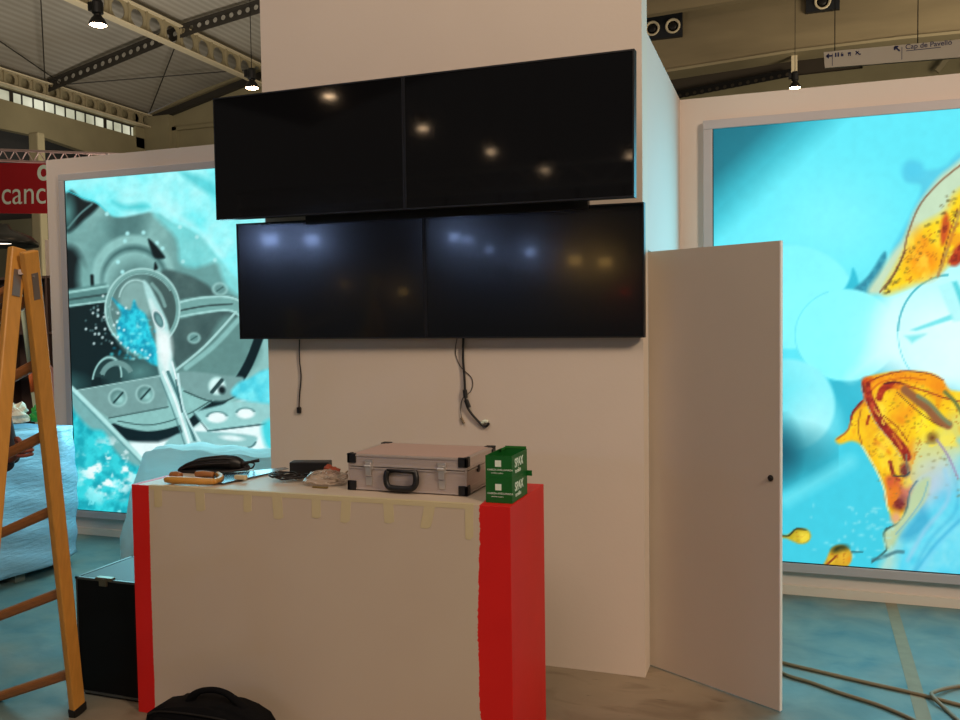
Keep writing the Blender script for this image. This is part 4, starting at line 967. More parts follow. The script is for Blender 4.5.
tag(obj('floor_tape', bm, mat('worn_ochre_tape', rgb(132, 122, 98), .8, var=.25, scale=14)), 'worn ochre tape line running across the floor below the right light box', 'tape')
for (x, y, a) in ((.27, 4.72, .3), (-.02, 5.25, 1.0), (.9, 5.1, .2)):
    pass

# ------------------------------------------------------------------ hall roof and structure
arch = [(-18.6, 8.04), (-16.2, 8.66), (-13.95, 9.12), (-11.6, 9.42), (-8, 9.75), (-3, 10.0), (3, 10.15), (12, 9.8)]
bm = bmesh.new(); A = [bm.verts.new((x, -20, z)) for x, z in arch]; B = [bm.verts.new((x, 21.98, z)) for x, z in arch]
A2 = [bm.verts.new((x, -20, z+.2)) for x, z in arch]; B2 = [bm.verts.new((x, 21.98, z+.2)) for x, z in arch]
for i in range(len(arch)-1):
    bm.faces.new((A[i], A[i+1], B[i+1], B[i])); bm.faces.new((A2[i], B2[i], B2[i+1], A2[i+1]))
struct('ceiling', bm, M_deck, 'corrugated metal roof deck of the exhibition hall')

def web_y(bm, x, y0, y1, z0, z1, pitch, rad, th=.02):
    n = int((y1-y0)/pitch)
    for k in range(n):
        a = y0+k*pitch; b = a+pitch; cy = (a+b)/2; cz = (z0+z1)/2; S = 16
        circ = [(cy+rad*math.cos(2*PI*i/S), cz+rad*math.sin(2*PI*i/S)) for i in range(S)]
        sq = []
        for i in range(S):
            c_, s_ = math.cos(2*PI*i/S), math.sin(2*PI*i/S); q = max(abs(c_)/(pitch/2), abs(s_)/((z1-z0)/2)); sq.append((cy+c_/q, cz+s_/q))
        for d in (-th/2, th/2):
            ci = [bm.verts.new((x+d, p[0], p[1])) for p in circ]; so = [bm.verts.new((x+d, p[0], p[1])) for p in sq]
            for i in range(S): bm.faces.new((ci[i], ci[(i+1) % S], so[(i+1) % S], so[i]))
def truss(x, y0, y1, z0, z1, pitch, rad, label):
    t = thing('roof_beam', label, 'beam', (x, (y0+y1)/2, z0), 'castellated beams along the hall roof')
    bm = bmesh.new(); web_y(bm, x, y0, y1, z0+.03, z1-.03, pitch, rad); sub('web', bm, M_truss, t)
    bm = bmesh.new(); add_box(bm, x-.11, x+.11, y0, y1, z1-.035, z1); sub('top_flange', bm, M_trussb, t)
    bm = bmesh.new(); add_box(bm, x-.11, x+.11, y0, y1, z0, z0+.035); sub('bottom_flange', bm, M_trussb, t)
    bm = bmesh.new()
    for k in range(int((y1-y0)/pitch)+1): add_box(bm, x-.06, x+.06, y0+k*pitch-.012, y0+k*pitch+.012, z0+.03, z1-.03)
    sub('stiffener', bm, M_truss, t)
truss(-18.1, 10, 21.9, 7.62, 8.0, .44, .135, 'cream perforated roof beam lowest at the far left above the glazing')
truss(-13.95, 6, 21.9, 8.40, 8.95, .60, .20, 'cream perforated roof beam crossing the roof nearer the white tower')
# cross purlin with round holes, rising to the right
def holed_bar(bm, a, b, h, pitch, rad):
    a = Vector(a); b = Vector(b); L_ = (b-a).length; d = (b-a).normalized(); u = Vector((0, 0, 1)); n = int(L_/pitch); pitch = L_/n; S = 12
    for k in range(n):
        c = a+d*(k+.5)*pitch; ci = []; so = []
        for i in range(S):
            c_, s_ = math.cos(2*PI*i/S), math.sin(2*PI*i/S); q = max(abs(c_)/(pitch/2), abs(s_)/(h/2))
            ci.append(bm.verts.new(c+d*rad*c_+u*rad*s_)); so.append(bm.verts.new(c+d*c_/q+u*s_/q))
        for i in range(S): bm.faces.new((ci[i], ci[(i+1) % S], so[(i+1) % S], so[i]))
pu = thing('perforated_purlin', 'dark perforated purlin running across the two cream roof beams', 'beam', (-14, 18, 8))
bm = bmesh.new(); pts = [(-18.1, 18, 7.94), (-16.2, 18, 8.34), (-14.45, 18, 8.72), (-13.5, 18, 8.90), (-11.67, 18, 9.14), (-9.5, 18, 9.34)]
for a, b in zip(pts, pts[1:]): holed_bar(bm, a, b, .20, .22, .06)
sub('web', bm, M_purlin, pu)
bm = bmesh.new()
for a, b in zip(pts, pts[1:]):
    for dz in (-.115, .115): add_bar(bm, Vector(a)+Vector((0, 0, dz)), Vector(b)+Vector((0, 0, dz)), .08, .04, up=(0, 1, 0))
sub('flange', bm, M_purlin, pu)
# bracing rods
rbx = thing('roof_bracing', 'thin dark brace rods crossing the metal roof bays at upper left', 'bracing', (-16, 18, 7.9))
for a, b in (((-17.9, 18.3, 8.03), (-16.3, 13.2, 8.45)), ((-17.9, 21.6, 8.03), (-14.2, 18.3, 8.85)), ((-17.9, 18.4, 8.06), (-14.2, 21.6, 8.90)), ((-17.9, 17.7, 8.03), (-14.2, 14.0, 8.85))):
    bm = bmesh.new(); add_tube(bm, [a, b], .015, 6, n=1); sub('brace_rod', bm, M_purlin, rbx)

# left side wall of the hall with glazing strip
bm = bmesh.new()
bot = [(6, 5.6), (12, 6.35), (16.5, 6.58), (18, 6.62), (19.4, 6.5), (20.2, 6.35), (21.9, 5.9)]
poly = [(6, 7.34), (21.9, 7.30)] + bot[::-1]
add_prism(bm, poly, lambda a, b, d: (d, a, b), -18.45, -18.25); add_box(bm, -18.45, -18.25, 6, 21.9, 7.62, 7.98)
add_box(bm, -18.45, -18.25, 21.4, 21.99, 7.0, 8.0)
struct('wall_hall_left', bm, M_conc, 'curved olive concrete beam of the hall side')
bm = bmesh.new(); add_box(bm, -19.6, -19.5, 2, 24, 0, 7.2); struct('wall_hall_left_recess', bm, mat('dark_recess', rgb(62, 62, 62), .9))
wn = bmesh.new(); add_box(wn, -18.40, -18.36, 6, 21.4, 7.30, 7.60)
def glow_strip():
    m = bpy.data.materials.new('frosted_daylight_glazing'); m.use_nodes = True; nt = m.node_tree; N = nt.nodes; L = nt.links; p = N['Principled BSDF']
    tc = N.new('ShaderNodeTexCoord'); sp = N.new('ShaderNodeSeparateXYZ'); L.new(tc.outputs['Object'], sp.inputs[0])
    nz = N.new('ShaderNodeTexNoise'); nz.inputs['Scale'].default_value = 1.3; nz.inputs['Detail'].default_value = 3; L.new(tc.outputs['Object'], nz.inputs['Vector'])
    r = N.new('ShaderNodeValToRGB'); r.color_ramp.elements[0].position = .3; r.color_ramp.elements[0].color = rgb(160, 160, 132); r.color_ramp.elements[1].position = .7; r.color_ramp.elements[1].color = rgb(226, 226, 200)
    L.new(nz.outputs['Fac'], r.inputs[0]); L.new(r.outputs[0], p.inputs['Emission Color']); p.inputs['Emission Strength'].default_value = .85; p.inputs['Base Color'].default_value = (.2, .2, .2, 1)
    return m
wg = struct('window_1', wn, glow_strip(), 'long strip of frosted glazing high on the hall side')
bm = bmesh.new()
for k in range(44): add_box(bm, -18.36, -18.33, 6+k*.355, 6+k*.355+(.03 if k % 9 != 4 else .10), 7.30, 7.58)
add_box(bm, -18.36, -18.33, 6, 21.4, 7.58, 7.62); sub('glazing_bar', bm, M_purlin, wg)
# far end wall (left part) with recessed panel
bm = bmesh.new()
add_prism(bm, [(-18.4, 0), (-18.4, 8.05), (-16.2, 8.7), (-13.95, 9.2), (-11.6, 9.5), (-9, 9.78), (-9, 0)], lambda a, b, d: (a, d, b), 21.99, 22.3)
add_box(bm, -18.4, -17.35, 21.75, 22.0, 5, 7.95)
struct('wall_hall_end', bm, M_conc, 'olive concrete end wall of the hall')
bm = bmesh.new(); add_bar(bm, (-18.2, 21.9, 7.86), (-13.95, 21.9, 8.85), .18, .16, up=(0, 1, 0)); add_bar(bm, (-13.95, 21.9, 8.85), (-9.5, 21.9, 9.35), .18, .16, up=(0, 1, 0)); struct('trim_1', bm, M_purlin)
bm = bmesh.new(); z_ = 7.62
add_box(bm, -17.35, -9.2, 21.88, 21.99, 7.5, 7.6); add_box(bm, -17.35, -17.2, 21.88, 21.99, 6, 7.6); struct('trim_2', bm, M_conc)
# right: concrete beams
bm = bmesh.new(); add_prism(bm, [(-9, 7.2), (-2.645, 7.45), (.11, 7.59), (2.28, 7.62), (12, 7.5), (12, 9.8), (3, 10.15), (-3, 10.0), (-9, 9.7)], lambda a, b, d: (a, d, b), 21.0, 21.6); struct('trim_3', bm, M_conc2, 'wide brown concrete beam high above the right wall')
bm = bmesh.new(); add_prism(bm, [(-9, 8.15), (-2.97, 8.40), (-.62, 8.484), (3, 8.6), (12, 8.7), (12, 9.7), (-9, 9.5)], lambda a, b, d: (a, d, b), 19.8, 20.0); struct('trim_4', bm, M_conc2, 'upper concrete beam partly cut off by the top of view')
bm = bmesh.new(); add_box(bm, -9, 12, 20.93, 21.02, 7.40, 7.42); bm.free()
bm = bmesh.new(); add_prism(bm, [(-9, 7.17), (-2.645, 7.42), (.11, 7.56), (2.28, 7.59), (12, 7.47), (12, 7.53), (2.28, 7.65), (.11, 7.62), (-2.645, 7.48), (-9, 7.23)], lambda a, b, d: (a, d, b), 20.94, 21.66); struct('trim_5', bm, M_truss)
bm = bmesh.new(); add_box(bm, -9, 12, 26, 26.3, 0, 9.5); struct('wall_hall_far', bm, mat('dark_brown_far_wall', rgb(84, 74, 62), .9, var=.2, scale=.6))
bm = bmesh.new(); add_prism(bm, [(-3.2, 7.4), (.2, 7.9), (1.9, 7.9), (1.9, 8.3), (.2, 8.28), (-3.2, 7.95)], lambda a, b, d: (a, d, b), 25.8, 25.95); add_box(bm, 1.9, 12, 25.8, 25.95, 6, 8.55); struct('wall_hall_far_band', bm, M_conc)
fb = thing('perforated_far_beam', 'dark perforated beam sloping above the right wall top', 'beam', (-1.4, 25.6, 8))
bm = bmesh.new(); holed_bar(bm, (-3.4, 25.6, 7.95), (.10, 25.6, 8.30), .16, .20, .05); sub('web', bm, M_dark, fb)
bm = bmesh.new(); add_bar(bm, (-3.4, 25.6, 8.045), (.10, 25.6, 8.395), .08, .03, up=(0, 1, 0)); sub('flange', bm, M_dark, fb)
bm = bmesh.new(); add_box(bm, .08, .21, 21.2, 21.33, 7.0, 7.62); tag(obj('steel_post', bm, M_trussb), 'pale short post above the hanging spotlight at right', 'post')
for (x, lab) in ((3.6, 'pale diagonal strut above the right corner of view'), (4.3, 'second pale diagonal strut at the right corner of view')):
    bm = bmesh.new(); add_bar(bm, (x, 25.3, 7.9), (x+1.0, 25.3, 9.1), .12, .12, up=(0, 1, 0)); tag(obj('diagonal_strut', bm, M_truss), lab, 'strut')
# air nozzle boxes on the beam
def nozzle_box(x0, x1, z0, z1, xs, zc, lab):
    t = thing('air_nozzle_box', lab, 'vent', ((x0+x1)/2, 20.9, z0), 'air nozzle boxes on the concrete beam')
    bm = bmesh.new(); add_box(bm, x0, x1, 20.87, 20.99, z0, z1); sub('panel', bm, mat('navy_black_panel', rgb(24, 28, 34), .5), t)
    for x in xs:
        bm = bmesh.new(); add_lathe(bm, [(.15, 0), (.175, .02), (.17, .04), (.14, .045), (.12, -.0)], Matrix.Translation((x, 20.86, zc)) @ Matrix.Rotation(PI/2, 4, 'X'), 20); o = sub('nozzle_ring', bm, M_trussb, t, True)
        bm = bmesh.new(); add_lathe(bm, [(.09, -.005), (.09, .02), (.05, .03), (0, .03)], Matrix.Translation((x, 20.86, zc)) @ Matrix.Rotation(PI/2, 4, 'X'), 16); sub('nozzle_core', bm, M_dark, o, True)
nozzle_box(-3.35, -2.29, 8.19, 8.75, (-2.97, -2.50), 8.43, 'dark panel with two round air nozzles beside the tower top')
nozzle_box(.38, 1.07, 8.37, 8.9, (.72,), 8.56, 'dark panel with one round air nozzle at the top edge')

# direction sign
sg = thing('direction_sign', 'long white hanging direction sign with blue arrows at upper right', 'sign', (1.5, 12, 4.8))
s0, s1, sz = .43, 2.7, .0
bm = bmesh.new(); add_prism(bm, [(s0+.015, 4.812), (s1, 4.76), (s1, 4.975), (s0, 5.013)], lambda a, b, d: (a, d, b), 12, 12.05); sub('board', bm, M_signw, sg)
def arrow(x, z, ang, s):
    bm = bmesh.new(); Mx = Matrix.Translation((x, 11.995, z)) @ Matrix.Rotation(ang, 4, 'Y')
    for a, b in (((-s, 0, 0), (s, 0, 0)), ((-s, 0, 0), (-s*.25, 0, s*.7)), ((-s, 0, 0), (-s*.25, 0, -s*.7))): add_bar(bm, Mx @ Vector(a), Mx @ Vector(b), .006, .018)
    return bm
sub('arrow', arrow(.50, 4.955, 0, .035), M_blue, sg); sub('arrow', arrow(1.27, 4.955, .8, .04), M_blue, sg)
for q in ((.528, .534, 4.83, 4.98), (1.32, 1.326, 4.82, 4.97), (1.37, 1.75, 4.915, 4.922)):
    bm = bmesh.new(); add_box(bm, q[0], q[1], 11.994, 12, q[2], q[3]); sub('divider_line', bm, M_blue, sg)
bm = text_bm('Cap de Pavell\u00f3', .085, face_y(1.36, 11.995, 4.938), .001, .0006); sub('lettering', bm, M_blue, sg)
# pictograms: two figures, a trolley and a cup
def picto(f):
    bm = bmesh.new(); f(bm); sub('pictogram', bm, M_blue, sg)
for x in (.57, .60):
    picto(lambda bm: (add_lathe(bm, [(.009, 0), (.009, .004)], Matrix.Translation((x, 11.998, 4.980)) @ Matrix.Rotation(PI/2, 4, 'X'), 10), add_box(bm, x-.009, x+.009, 11.995, 12, 4.935, 4.974)))
picto(lambda bm: (add_box(bm, .63, .66, 11.995, 12, 4.935, 4.965), add_bar(bm, (.635, 11.997, 4.960), (.645, 11.997, 4.985), .004, .008)))
picto(lambda bm: (add_box(bm, .71, .745, 11.995, 12, 4.955, 4.975), add_box(bm, .715, .725, 11.995, 12, 4.93, 4.957), add_box(bm, .735, .745, 11.995, 12, 4.93, 4.957)))
picto(lambda bm: (add_bar(bm, (.80, 11.997, 4.98), (.84, 11.997, 4.94), .004, .012), add_bar(bm, (.80, 11.997, 4.94), (.835, 11.997, 4.975), .004, .012), add_box(bm, .835, .86, 11.995, 12, 4.93, 4.945)))
for x in (.56, 1.5, 2.5):
    bm = bmesh.new(); add_tube(bm, [(x, 12.02, 4.98), (x, 12.02, 9.9)], .006, 6, n=1); sub('suspension_wire', bm, M_dark, sg)

# hall pendant spotlights
def make_lamp(loc, label, group='hall spotlights in a row', glow=60):
    t = thing('hall_spotlight', label, 'lamp', loc, group, world=False)
    bm = bmesh.new(); add_lathe(bm, [(.0, .34), (.06, .34), (.075, .30), (.075, .16), (.05, .14), (.05, .12)], None, 16); add_box(bm, -.13, -.07, -.04, .04, .2, .32); sub('housing', bm, M_black, t)
    bm = bmesh.new(); add_lathe(bm, [(.05, .13), (.09, .08), (.115, .03), (.118, .0), (.112, .0)], None, 20, False); sub('reflector', bm, M_dark, t, True)
    bm = bmesh.new(); add_lathe(bm, [(0, .03), (.10, .03), (.113, .006), (.09, -.006), (0, -.014)], None, 20); sub('lens', bm, GL if glow else GL, t)
    bm = bmesh.new(); add_tube(bm, [(0, 0, .34), (0, 0, 9.3-loc[2])], .007, 6, n=1); sub('drop_rod', bm, M_dark, t)
    return t
GL = emit('warm_lamp_glass', rgb(255, 214, 168), 60)
l1 = make_lamp((-8.9, 9.754, 5.80), 'lit spotlight hanging at upper left over the roof beams')
dup(l1, (-8.9, 13.407, 5.84), 'lit spotlight hanging just above the upper left monitor corner')
dup(l1, (.15, 20.1, 6.57), 'lit spotlight hanging above the right wall beneath the post')
for k, (y, lab) in enumerate(((-6.61, 'hall lamp behind the viewer reflected brightest in the upper screens'), (-10.33, 'hall lamp behind the viewer reflected second in the upper screens'), (-14.17, 'hall lamp behind the viewer reflected third in the upper screens'), (-18.34, 'hall lamp behind the viewer reflected smallest in the upper screens'))):
    dup(l1, (-8.87, y, 5.5), lab)
dup(l1, (-5.87, -17.02, 5.5), 'hall lamp behind the viewer reflected at the upper right screen edge')
# floodlights of the stand opposite, reflected softly in the satin screens
GB = emit('cool_flood_glass', rgb(165, 195, 255), 75); GW = emit('warm_flood_glass', rgb(255, 200, 110), 22)
def flood(loc, g, r_, lab):
    t = thing('stand_floodlight', lab, 'lamp', loc, 'floodlights of the opposite stand', world=False)
    bm = bmesh.new(); add_box(bm, -r_, r_, -.06, -.003, -r_*.7, r_*.7, bev=.01); sub('housing', bm, M_black, t)
    bm = bmesh.new(); add_box(bm, -r_*.9, r_*.9, -.003, .004, -r_*.6, r_*.6); sub('lens', bm, g, t)
    bm = bmesh.new(); add_box(bm, -.015, .015, -.05, -.02, r_*.7, 3.19-loc[2]); sub('yoke', bm, M_dark, t)
for i, (x, z, g, r_) in enumerate(((-7.51, 2.74, GB, .15), (-6.77, 2.71, GB, .13), (-4.44, 2.65, GB, .08), (-4.24, 2.60, GB, .06), (-3.91, 2.44, GB, .05), (-3.31, 2.39, GB, .07), (-2.67, 2.25, GW, .10), (-2.25, 2.21, GW, .10), (-6.24, 2.02, GW, .04), (-5.28, 1.88, GW, .05))):
    flood((x, -4.02, z), g, r_, ('cool' if g is GB else 'warm')+' floodlight on the opposite stand truss, number %s from its left end' % ['one', 'two', 'five', 'six', 'seven', 'eight', 'nine', 'ten', 'three', 'four'][i])
flood((-1.99, -4.02, 1.80), emit('red_flood_glass', rgb(255, 40, 30), 14), .05, 'small red floodlight at the right end of the opposite stand truss')
tb = thing('opposite_truss', 'horizontal truss behind the viewer carrying the floodlights', 'truss', (-5, -4.05, 3.2))
bm = bmesh.new(); add_tube(bm, [(-9, -4.05, 3.22), (-1, -4.05, 3.22)], .025, 8, n=1); add_tube(bm, [(-9, -4.05, 3.5), (-1, -4.05, 3.5)], .025, 8, n=1)
for k in range(20): add_tube(bm, [(-9+k*.4, -4.05, 3.22 if k % 2 else 3.5), (-8.6+k*.4, -4.05, 3.5 if k % 2 else 3.22)], .012, 6, n=1)
add_tube(bm, [(-9, -4.05, 0), (-9, -4.05, 3.5)], .03, 8, n=1); add_tube(bm, [(-1, -4.05, 0), (-1, -4.05, 3.5)], .03, 8, n=1)
sub('tubes', bm, M_alu, tb)

# ------------------------------------------------------------------ far left of the hall
bn = thing('red_banner', 'red banner with white lettering hanging from a truss at far left', 'banner', (-13, 12, 3.7))
bm = bmesh.new(); add_prism(bm, [(-15.5, 3.86), (-13.27, 3.73), (-11.2, 3.61), (-11.2, 4.46), (-13.22, 4.615), (-15.5, 4.78)], lambda a, b, d: (a, d, b), 12, 12.02); sub('cloth', bm, M_red, bn)
bm = text_bm('canc', .58, face_y(-13.235, 11.995, 3.885, math.radians(2.5)), .002, -.002); sub('lettering', bm, M_print, bn)
bm = text_bm('o', .54, face_y(-12.385, 11.995, 4.26, math.radians(2.5)), .002, .012); sub('lettering', bm, M_print, bn)
tr = thing('banner_truss', 'light lattice truss carrying the red banner', 'truss', (-13, 12.1, 4.65))
bm = bmesh.new()
tz = lambda x: 4.86-(x+13.2)*.105
for dz in (0, -.19): add_tube(bm, [(-15.5, 12.1, tz(-15.5)+dz), (-10.6, 12.1, tz(-10.6)+dz)], .024, 8, n=1)
k = -15.5
while k < -10.7:
    add_tube(bm, [(k, 12.1, tz(k)), (k+.14, 12.1, tz(k+.14)-.19)], .010, 6, n=1); add_tube(bm, [(k+.14, 12.1, tz(k+.14)-.19), (k+.28, 12.1, tz(k+.28))], .010, 6, n=1); k += .28
sub('tubes', bm, mat('pinkish_truss_tube', rgb(190, 165, 160), .5, .2), tr)
bm = bmesh.new()
for x in (-15.3, -10.9): add_tube(bm, [(x, 12.1, 0), (x, 12.1, tz(x))], .04, 8, n=1)
sub('tower_leg', bm, M_alu, tr)
bm = bmesh.new(); add_box(bm, -15.70, -15.42, 15, 15.2, 0, 5.95, bev=.03); tag(obj('concrete_column', bm, M_conc), 'square olive concrete column rising behind the red banner', 'column')
# wall panelling of the hall behind the ladder
bm = bmesh.new(); add_box(bm, -20, -9.5, 17.0, 17.15, 0, 4.4)
struct('wall_hall_panel', bm, M_grey)
bm = bmesh.new(); add_lathe(bm, [(.10, .30), (.14, .22), (.40, .12), (.50, .03), (.50, -.03), (.47, -.02), (.38, .09), (.13, .18)], Matrix.Translation((-11.05, 10, 2.93)), 32, False)
hd = thing('dome_lamp', 'big grey dome pendant lamp at the left edge above the ladder', 'lamp', (0, 0, 0))
sub('shade', bm, mat('grey_enamel', rgb(60, 60, 58), .35, .5), hd, True)
bm = bmesh.new(); add_lathe(bm, [(0, -.01), (.20, .0), (.22, .08), (0, .10)], Matrix.Translation((-11.12, 10, 2.95)), 20); sub('bulb', bm, emit('white_bulb', rgb(255, 236, 214), 4), hd)
bm = bmesh.new(); add_tube(bm, [(-11.25, 10, 3.3), (-11.25, 10, 9.2)], .015, 6, n=1); sub('drop_rod', bm, M_dark, hd)
# cupboard with shelves
cb = thing('shelving_unit', 'dark brown shelving unit seen between the ladder and the white wall', 'shelf', (-8.9, 8.2, 0))
M_brown = mat('dark_brown_board', rgb(96, 72, 62), .7, var=.15)
bm = bmesh.new(); add_box(bm, -10, -7.75, 8.42, 8.45, 0, 2.29); sub('back_panel', bm, M_brown, cb)
for x in (-10, -9.1, -8.25, -7.78):
    bm = bmesh.new(); add_box(bm, x, x+.03, 8.05, 8.42, 0, 2.29); sub('upright', bm, M_brown, cb)
for z in (.08, .55, 1.05, 1.6, 2.26):
    bm = bmesh.new(); add_box(bm, -9.97, -7.75, 8.06, 8.42, z, z+.03); sub('shelf_board', bm, M_black if z == 1.05 else M_brown, cb)
bm = bmesh.new(); add_box(bm, -8.79, -8.71, 8.6, 8.66, 0, 2.78); tag(obj('white_post', bm, mat('cream_post', rgb(214, 194, 178), .7)), 'narrow cream post just left of the white back wall', 'post')
bm = bmesh.new(); add_prism(bm, [(-6.50, .95), (-6.34, .95), (-6.36, 1.16), (-6.41, 1.28), (-6.46, 1.33), (-6.52, 1.2)], lambda a, b, d: (a, d, b), 6.3, 6.34); add_box(bm, -6.48, -6.38, 6.3, 6.34, 0, .95)
tag(obj('pink_card', bm, mat('pale_pink_card', rgb(206, 150, 142), .8)), 'pale pink card standing behind the right ladder rail', 'card')
# white and orange pole leaning
pl = thing('striped_pole', 'pale pole with an orange band leaning behind the ladder', 'pole', (-6.85, 6.5, 0))
a = Vector((-7.02, 6.55, 2.0)); b = Vector((-6.67, 6.45, 0.0)); P = lambda t: a.lerp(b, t)
bm = bmesh.new(); add_tube(bm, [P(0), P(.36)], .021, 10, n=1); add_tube(bm, [P(.47), P(1)], .021, 10, n=1); sub('tube', bm, mat('pale_green_tube', rgb(186, 196, 168), .5), pl, True)
bm = bmesh.new(); add_tube(bm, [P(.36), P(.47)], .024, 10, n=1); sub('band', bm, mat('orange_band', rgb(226, 110, 50), .5), pl, True)
# rubbish bag on the wrapped pallet
rb = thing('shopping_bag', 'crumpled white and green bag on top of the wrapped block', 'bag', (-4.9, 4.5, 1.0))
sub('white_side', crumple(-4.93, 4.50, 1.075, .10, .10, .085, .3, 21), mat('crumpled_white_film', rgb(214, 196, 172), .4, var=.2, scale=14, bump=.6, bscale=20), rb)
sub('green_side', crumple(-4.82, 4.62, 1.07, .055, .06, .08, .25, 22), mat('crumpled_green_film', rgb(24, 150, 50), .35, var=.25, scale=18, bump=.5, bscale=20), rb)

# ------------------------------------------------------------------ person reaching in from the left
def skin(name, verts, edges, m, parent, lvl=2):
    me = bpy.data.meshes.new(name); me.from_pydata([v[0] for v in verts], edges, []); o = bpy.data.objects.new(name, me); C.objects.link(o)
    s = o.modifiers.new('skin', 'SKIN'); s.use_smooth_shade = True
    for i, v in enumerate(verts):
        r_ = v[1] if isinstance(v[1], tuple) else (v[1], v[1]); me.skin_vertices[0].data[i].radius = r_
    me.skin_vertices[0].data[0].use_root = True
    ss = o.modifiers.new('sub', 'SUBSURF'); ss.levels = lvl; ss.render_levels = lvl
    me.materials.append(m)
    # bake to a plain mesh
    dg = bpy.context.evaluated_depsgraph_get(); dg.update()
    nm = bpy.data.meshes.new_from_object(o.evaluated_get(dg)); nm.name = name
    bpy.data.objects.remove(o)
    o = bpy.data.objects.new(name, nm); C.objects.link(o)
    for q in nm.polygons: q.use_smooth = True
    if not nm.materials: nm.materials.append(m)
    o.parent = parent
    return o
ps = thing('person', 'person in dark clothes at the left edge, fist raised behind the ladder', 'person', (0, 0, 0))
bx, by = -4.24, 3.55
V = [((bx, by, .95), (.15, .12)), ((bx, by, 1.12), (.14, .11)), ((bx, by, 1.32), (.17, .12)), ((bx, by, 1.43), (.12, .09)), ((bx, by, 1.50), .055), ((bx, by, 1.57), .055),
     ((bx+.02, by-.19, 1.40), .06), ((bx+.22, by-.24, 1.12), .048), ((bx+.40, by-.25, .97), .044), ((bx+.615, by-.255, 1.015), .043),
     ((bx, by+.19, 1.40), .06), ((bx, by+.26, 1.12), .048), ((bx+.06, by+.27, .90), .036),
     ((bx, by-.09, .88), .085), ((bx-.04, by-.10, .48), .058), ((bx-.14, by-.11, .10), .042), ((bx-.09, by-.12, .045), .04), ((bx-.02, by-.12, .035), .03),
     ((bx, by+.09, .88), .085), ((bx-.05, by+.10, .48), .058), ((bx-.16, by+.11, .10), .042), ((bx-.11, by+.12, .045), .04), ((bx-.04, by+.12, .035), .03)]
E_ = [(0, 1), (1, 2), (2, 3), (3, 4), (4, 5), (3, 6), (6, 7), (7, 8), (8, 9), (3, 10), (10, 11), (11, 12), (0, 13), (13, 14), (14, 15), (15, 16), (16, 17), (0, 18), (18, 19), (19, 20), (20, 21), (21, 22)]
skin('clothed_body', V, E_, M_cloth, ps)
# head
bm = bmesh.new(); bmesh.ops.create_uvsphere(bm, u_segments=28, v_segments=20, radius=1)
for v in bm.verts:
    x, y, z = v.co; jaw = 1-.28*max(0, -z)**1.3
    v.co = Vector((bx+.02+x*.096*jaw+(.012 if (x > .9 and -.35 < z < .15 and abs(y) < .25) else 0), by+y*.076*jaw, 1.66+z*.118))
sub('head', bm, M_skin, ps, True)
bm = bmesh.new(); add_tube(bm, [(bx+.105, by, 1.675), (bx+.125, by, 1.645), (bx+.112, by, 1.632)], [.008, .013, .011], 8)
for s in (-1, 1):
    add_tube(bm, [(bx+.01, by+s*.075, 1.685), (bx-.002, by+s*.086, 1.665), (bx+.008, by+s*.076, 1.635)], .011, 8)
add_tube(bm, [(bx+.108, by-.022, 1.608), (bx+.114, by, 1.606), (bx+.108, by+.022, 1.608)], .005, 6)
sub('facial_features', bm, M_skin, ps, True)
for s in (-1, 1):
    bm = bmesh.new(); bmesh.ops.create_uvsphere(bm, u_segments=12, v_segments=8, radius=.010, matrix=Matrix.Translation((bx+.105, by+s*.03, 1.672))); sub('eye', bm, M_black, ps, True)
bm = bmesh.new(); bmesh.ops.create_uvsphere(bm, u_segments=24, v_segments=16, radius=1)
for v in bm.verts: v.co = Vector((bx+.008+v.co.x*.104, by+v.co.y*.086, 1.682+v.co.z*.112))
bmesh.ops.bisect_plane(bm, geom=bm.verts[:]+bm.edges[:]+bm.faces[:], plane_co=(bx+.03, by, 1.69), plane_no=(.75, 0, -.66), clear_outer=True)
sub('hair', bm, M_hair, ps, True)
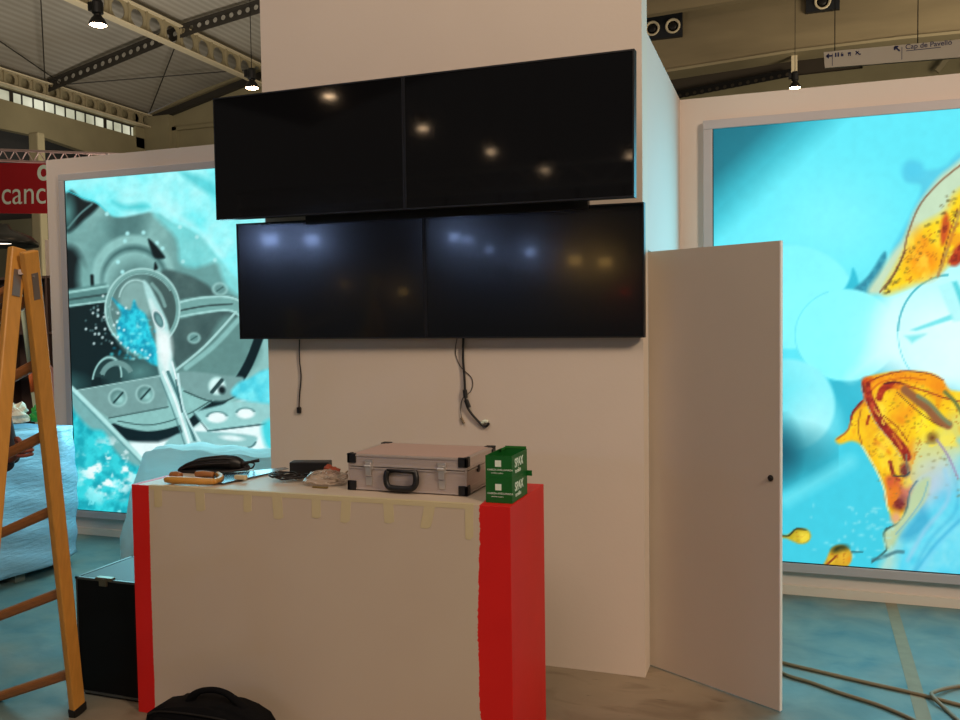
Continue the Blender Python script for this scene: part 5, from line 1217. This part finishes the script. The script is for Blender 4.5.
# gripping fist: palm block plus five curled fingers
hx, hy, hz = bx+.715, by-.26, 1.092
skin('right_hand', [((hx-.12, hy, 1.02), (.030, .026)), ((hx-.06, hy, hz-.018), (.030, .028)), ((hx-.02, hy, hz-.002), (.044, .030)), ((hx+.025, hy+.004, hz+.004), (.048, .026))], [(0, 1), (1, 2), (2, 3)], M_skin, ps)
for k in range(4):
    z = hz+.036-k*.0215; ln = (.030, .038, .034, .024)[k]; fr_ = .0125-.0006*k
    skin('finger', [((hx+.028, hy+.006, z), fr_), ((hx+.036+ln*.5, hy-.014, z+.002), fr_), ((hx+.030+ln*.3, hy-.044, z-.002), fr_*.95), ((hx-.004, hy-.050, z-.004), fr_*.9), ((hx-.022, hy-.036, z-.004), fr_*.8)], [(0, 1), (1, 2), (2, 3), (3, 4)], M_skin, ps)
skin('thumb', [((hx-.045, hy-.006, hz+.02), .016), ((hx-.022, hy-.036, hz+.050), .014), ((hx+.012, hy-.056, hz+.050), .0125), ((hx+.034, hy-.060, hz+.034), .0105)], [(0, 1), (1, 2), (2, 3)], M_skin, ps)

# ------------------------------------------------------------------ lighting
w = bpy.data.worlds.new('world'); bpy.context.scene.world = w; w.use_nodes = True
w.node_tree.nodes['Background'].inputs[0].default_value = rgb(206, 198, 186); w.node_tree.nodes['Background'].inputs[1].default_value = .12
def area(name, loc, target, size, power, col, size_y=None):
    l = bpy.data.lights.new(name, 'AREA'); l.energy = power; l.color = col[:3]; l.size = size
    if size_y: l.shape = 'RECTANGLE'; l.size_y = size_y
    o = bpy.data.objects.new(name, l); C.objects.link(o); o.location = loc
    o.rotation_euler = (Vector(target)-Vector(loc)).to_track_quat('-Z', 'Y').to_euler(); return o
area('key_light', (5.2, -.8, 5.6), (-.3, 5, 1.3), 1.6, 390, rgb(255, 226, 196))
area('fill_light', (-1.2, -2.2, 7.6), (-1.8, 4, 1.0), 3.0, 140, rgb(255, 224, 204))
area('hall_soft', (-3, 2, 8.2), (-3, 2.01, 0), 8, 90, rgb(255, 238, 220))
area('roof_wash', (-10, 13.6, 2.6), (-14.5, 17, 9), 4, 340, rgb(255, 244, 226))
area('beam_wash', (5, 16.5, 5.0), (0, 21, 8.2), 3, 300, rgb(255, 236, 204))
area('left_hall_wash', (-8.5, 3, 5.5), (-11, 14, 2.5), 3, 100, rgb(255, 236, 206))
area('right_box_glow', (1.3, YB-.06, 1.5), (1.3, 0, 1.3), 3.2, 95, rgb(125, 220, 250), 2.5)  # unseen area lamp added before the print to strengthen its cyan spill
area('left_box_glow', (-4.2, YB-.06, 1.5), (-4.2, 0, 1.3), 2.3, 85, rgb(150, 226, 240), 2.5)  # same added lamp, unseen, before the left print

sc = bpy.context.scene
sc.view_settings.view_transform = 'Standard'; sc.view_settings.look = 'None'; sc.view_settings.exposure = 0; sc.view_settings.gamma = 1
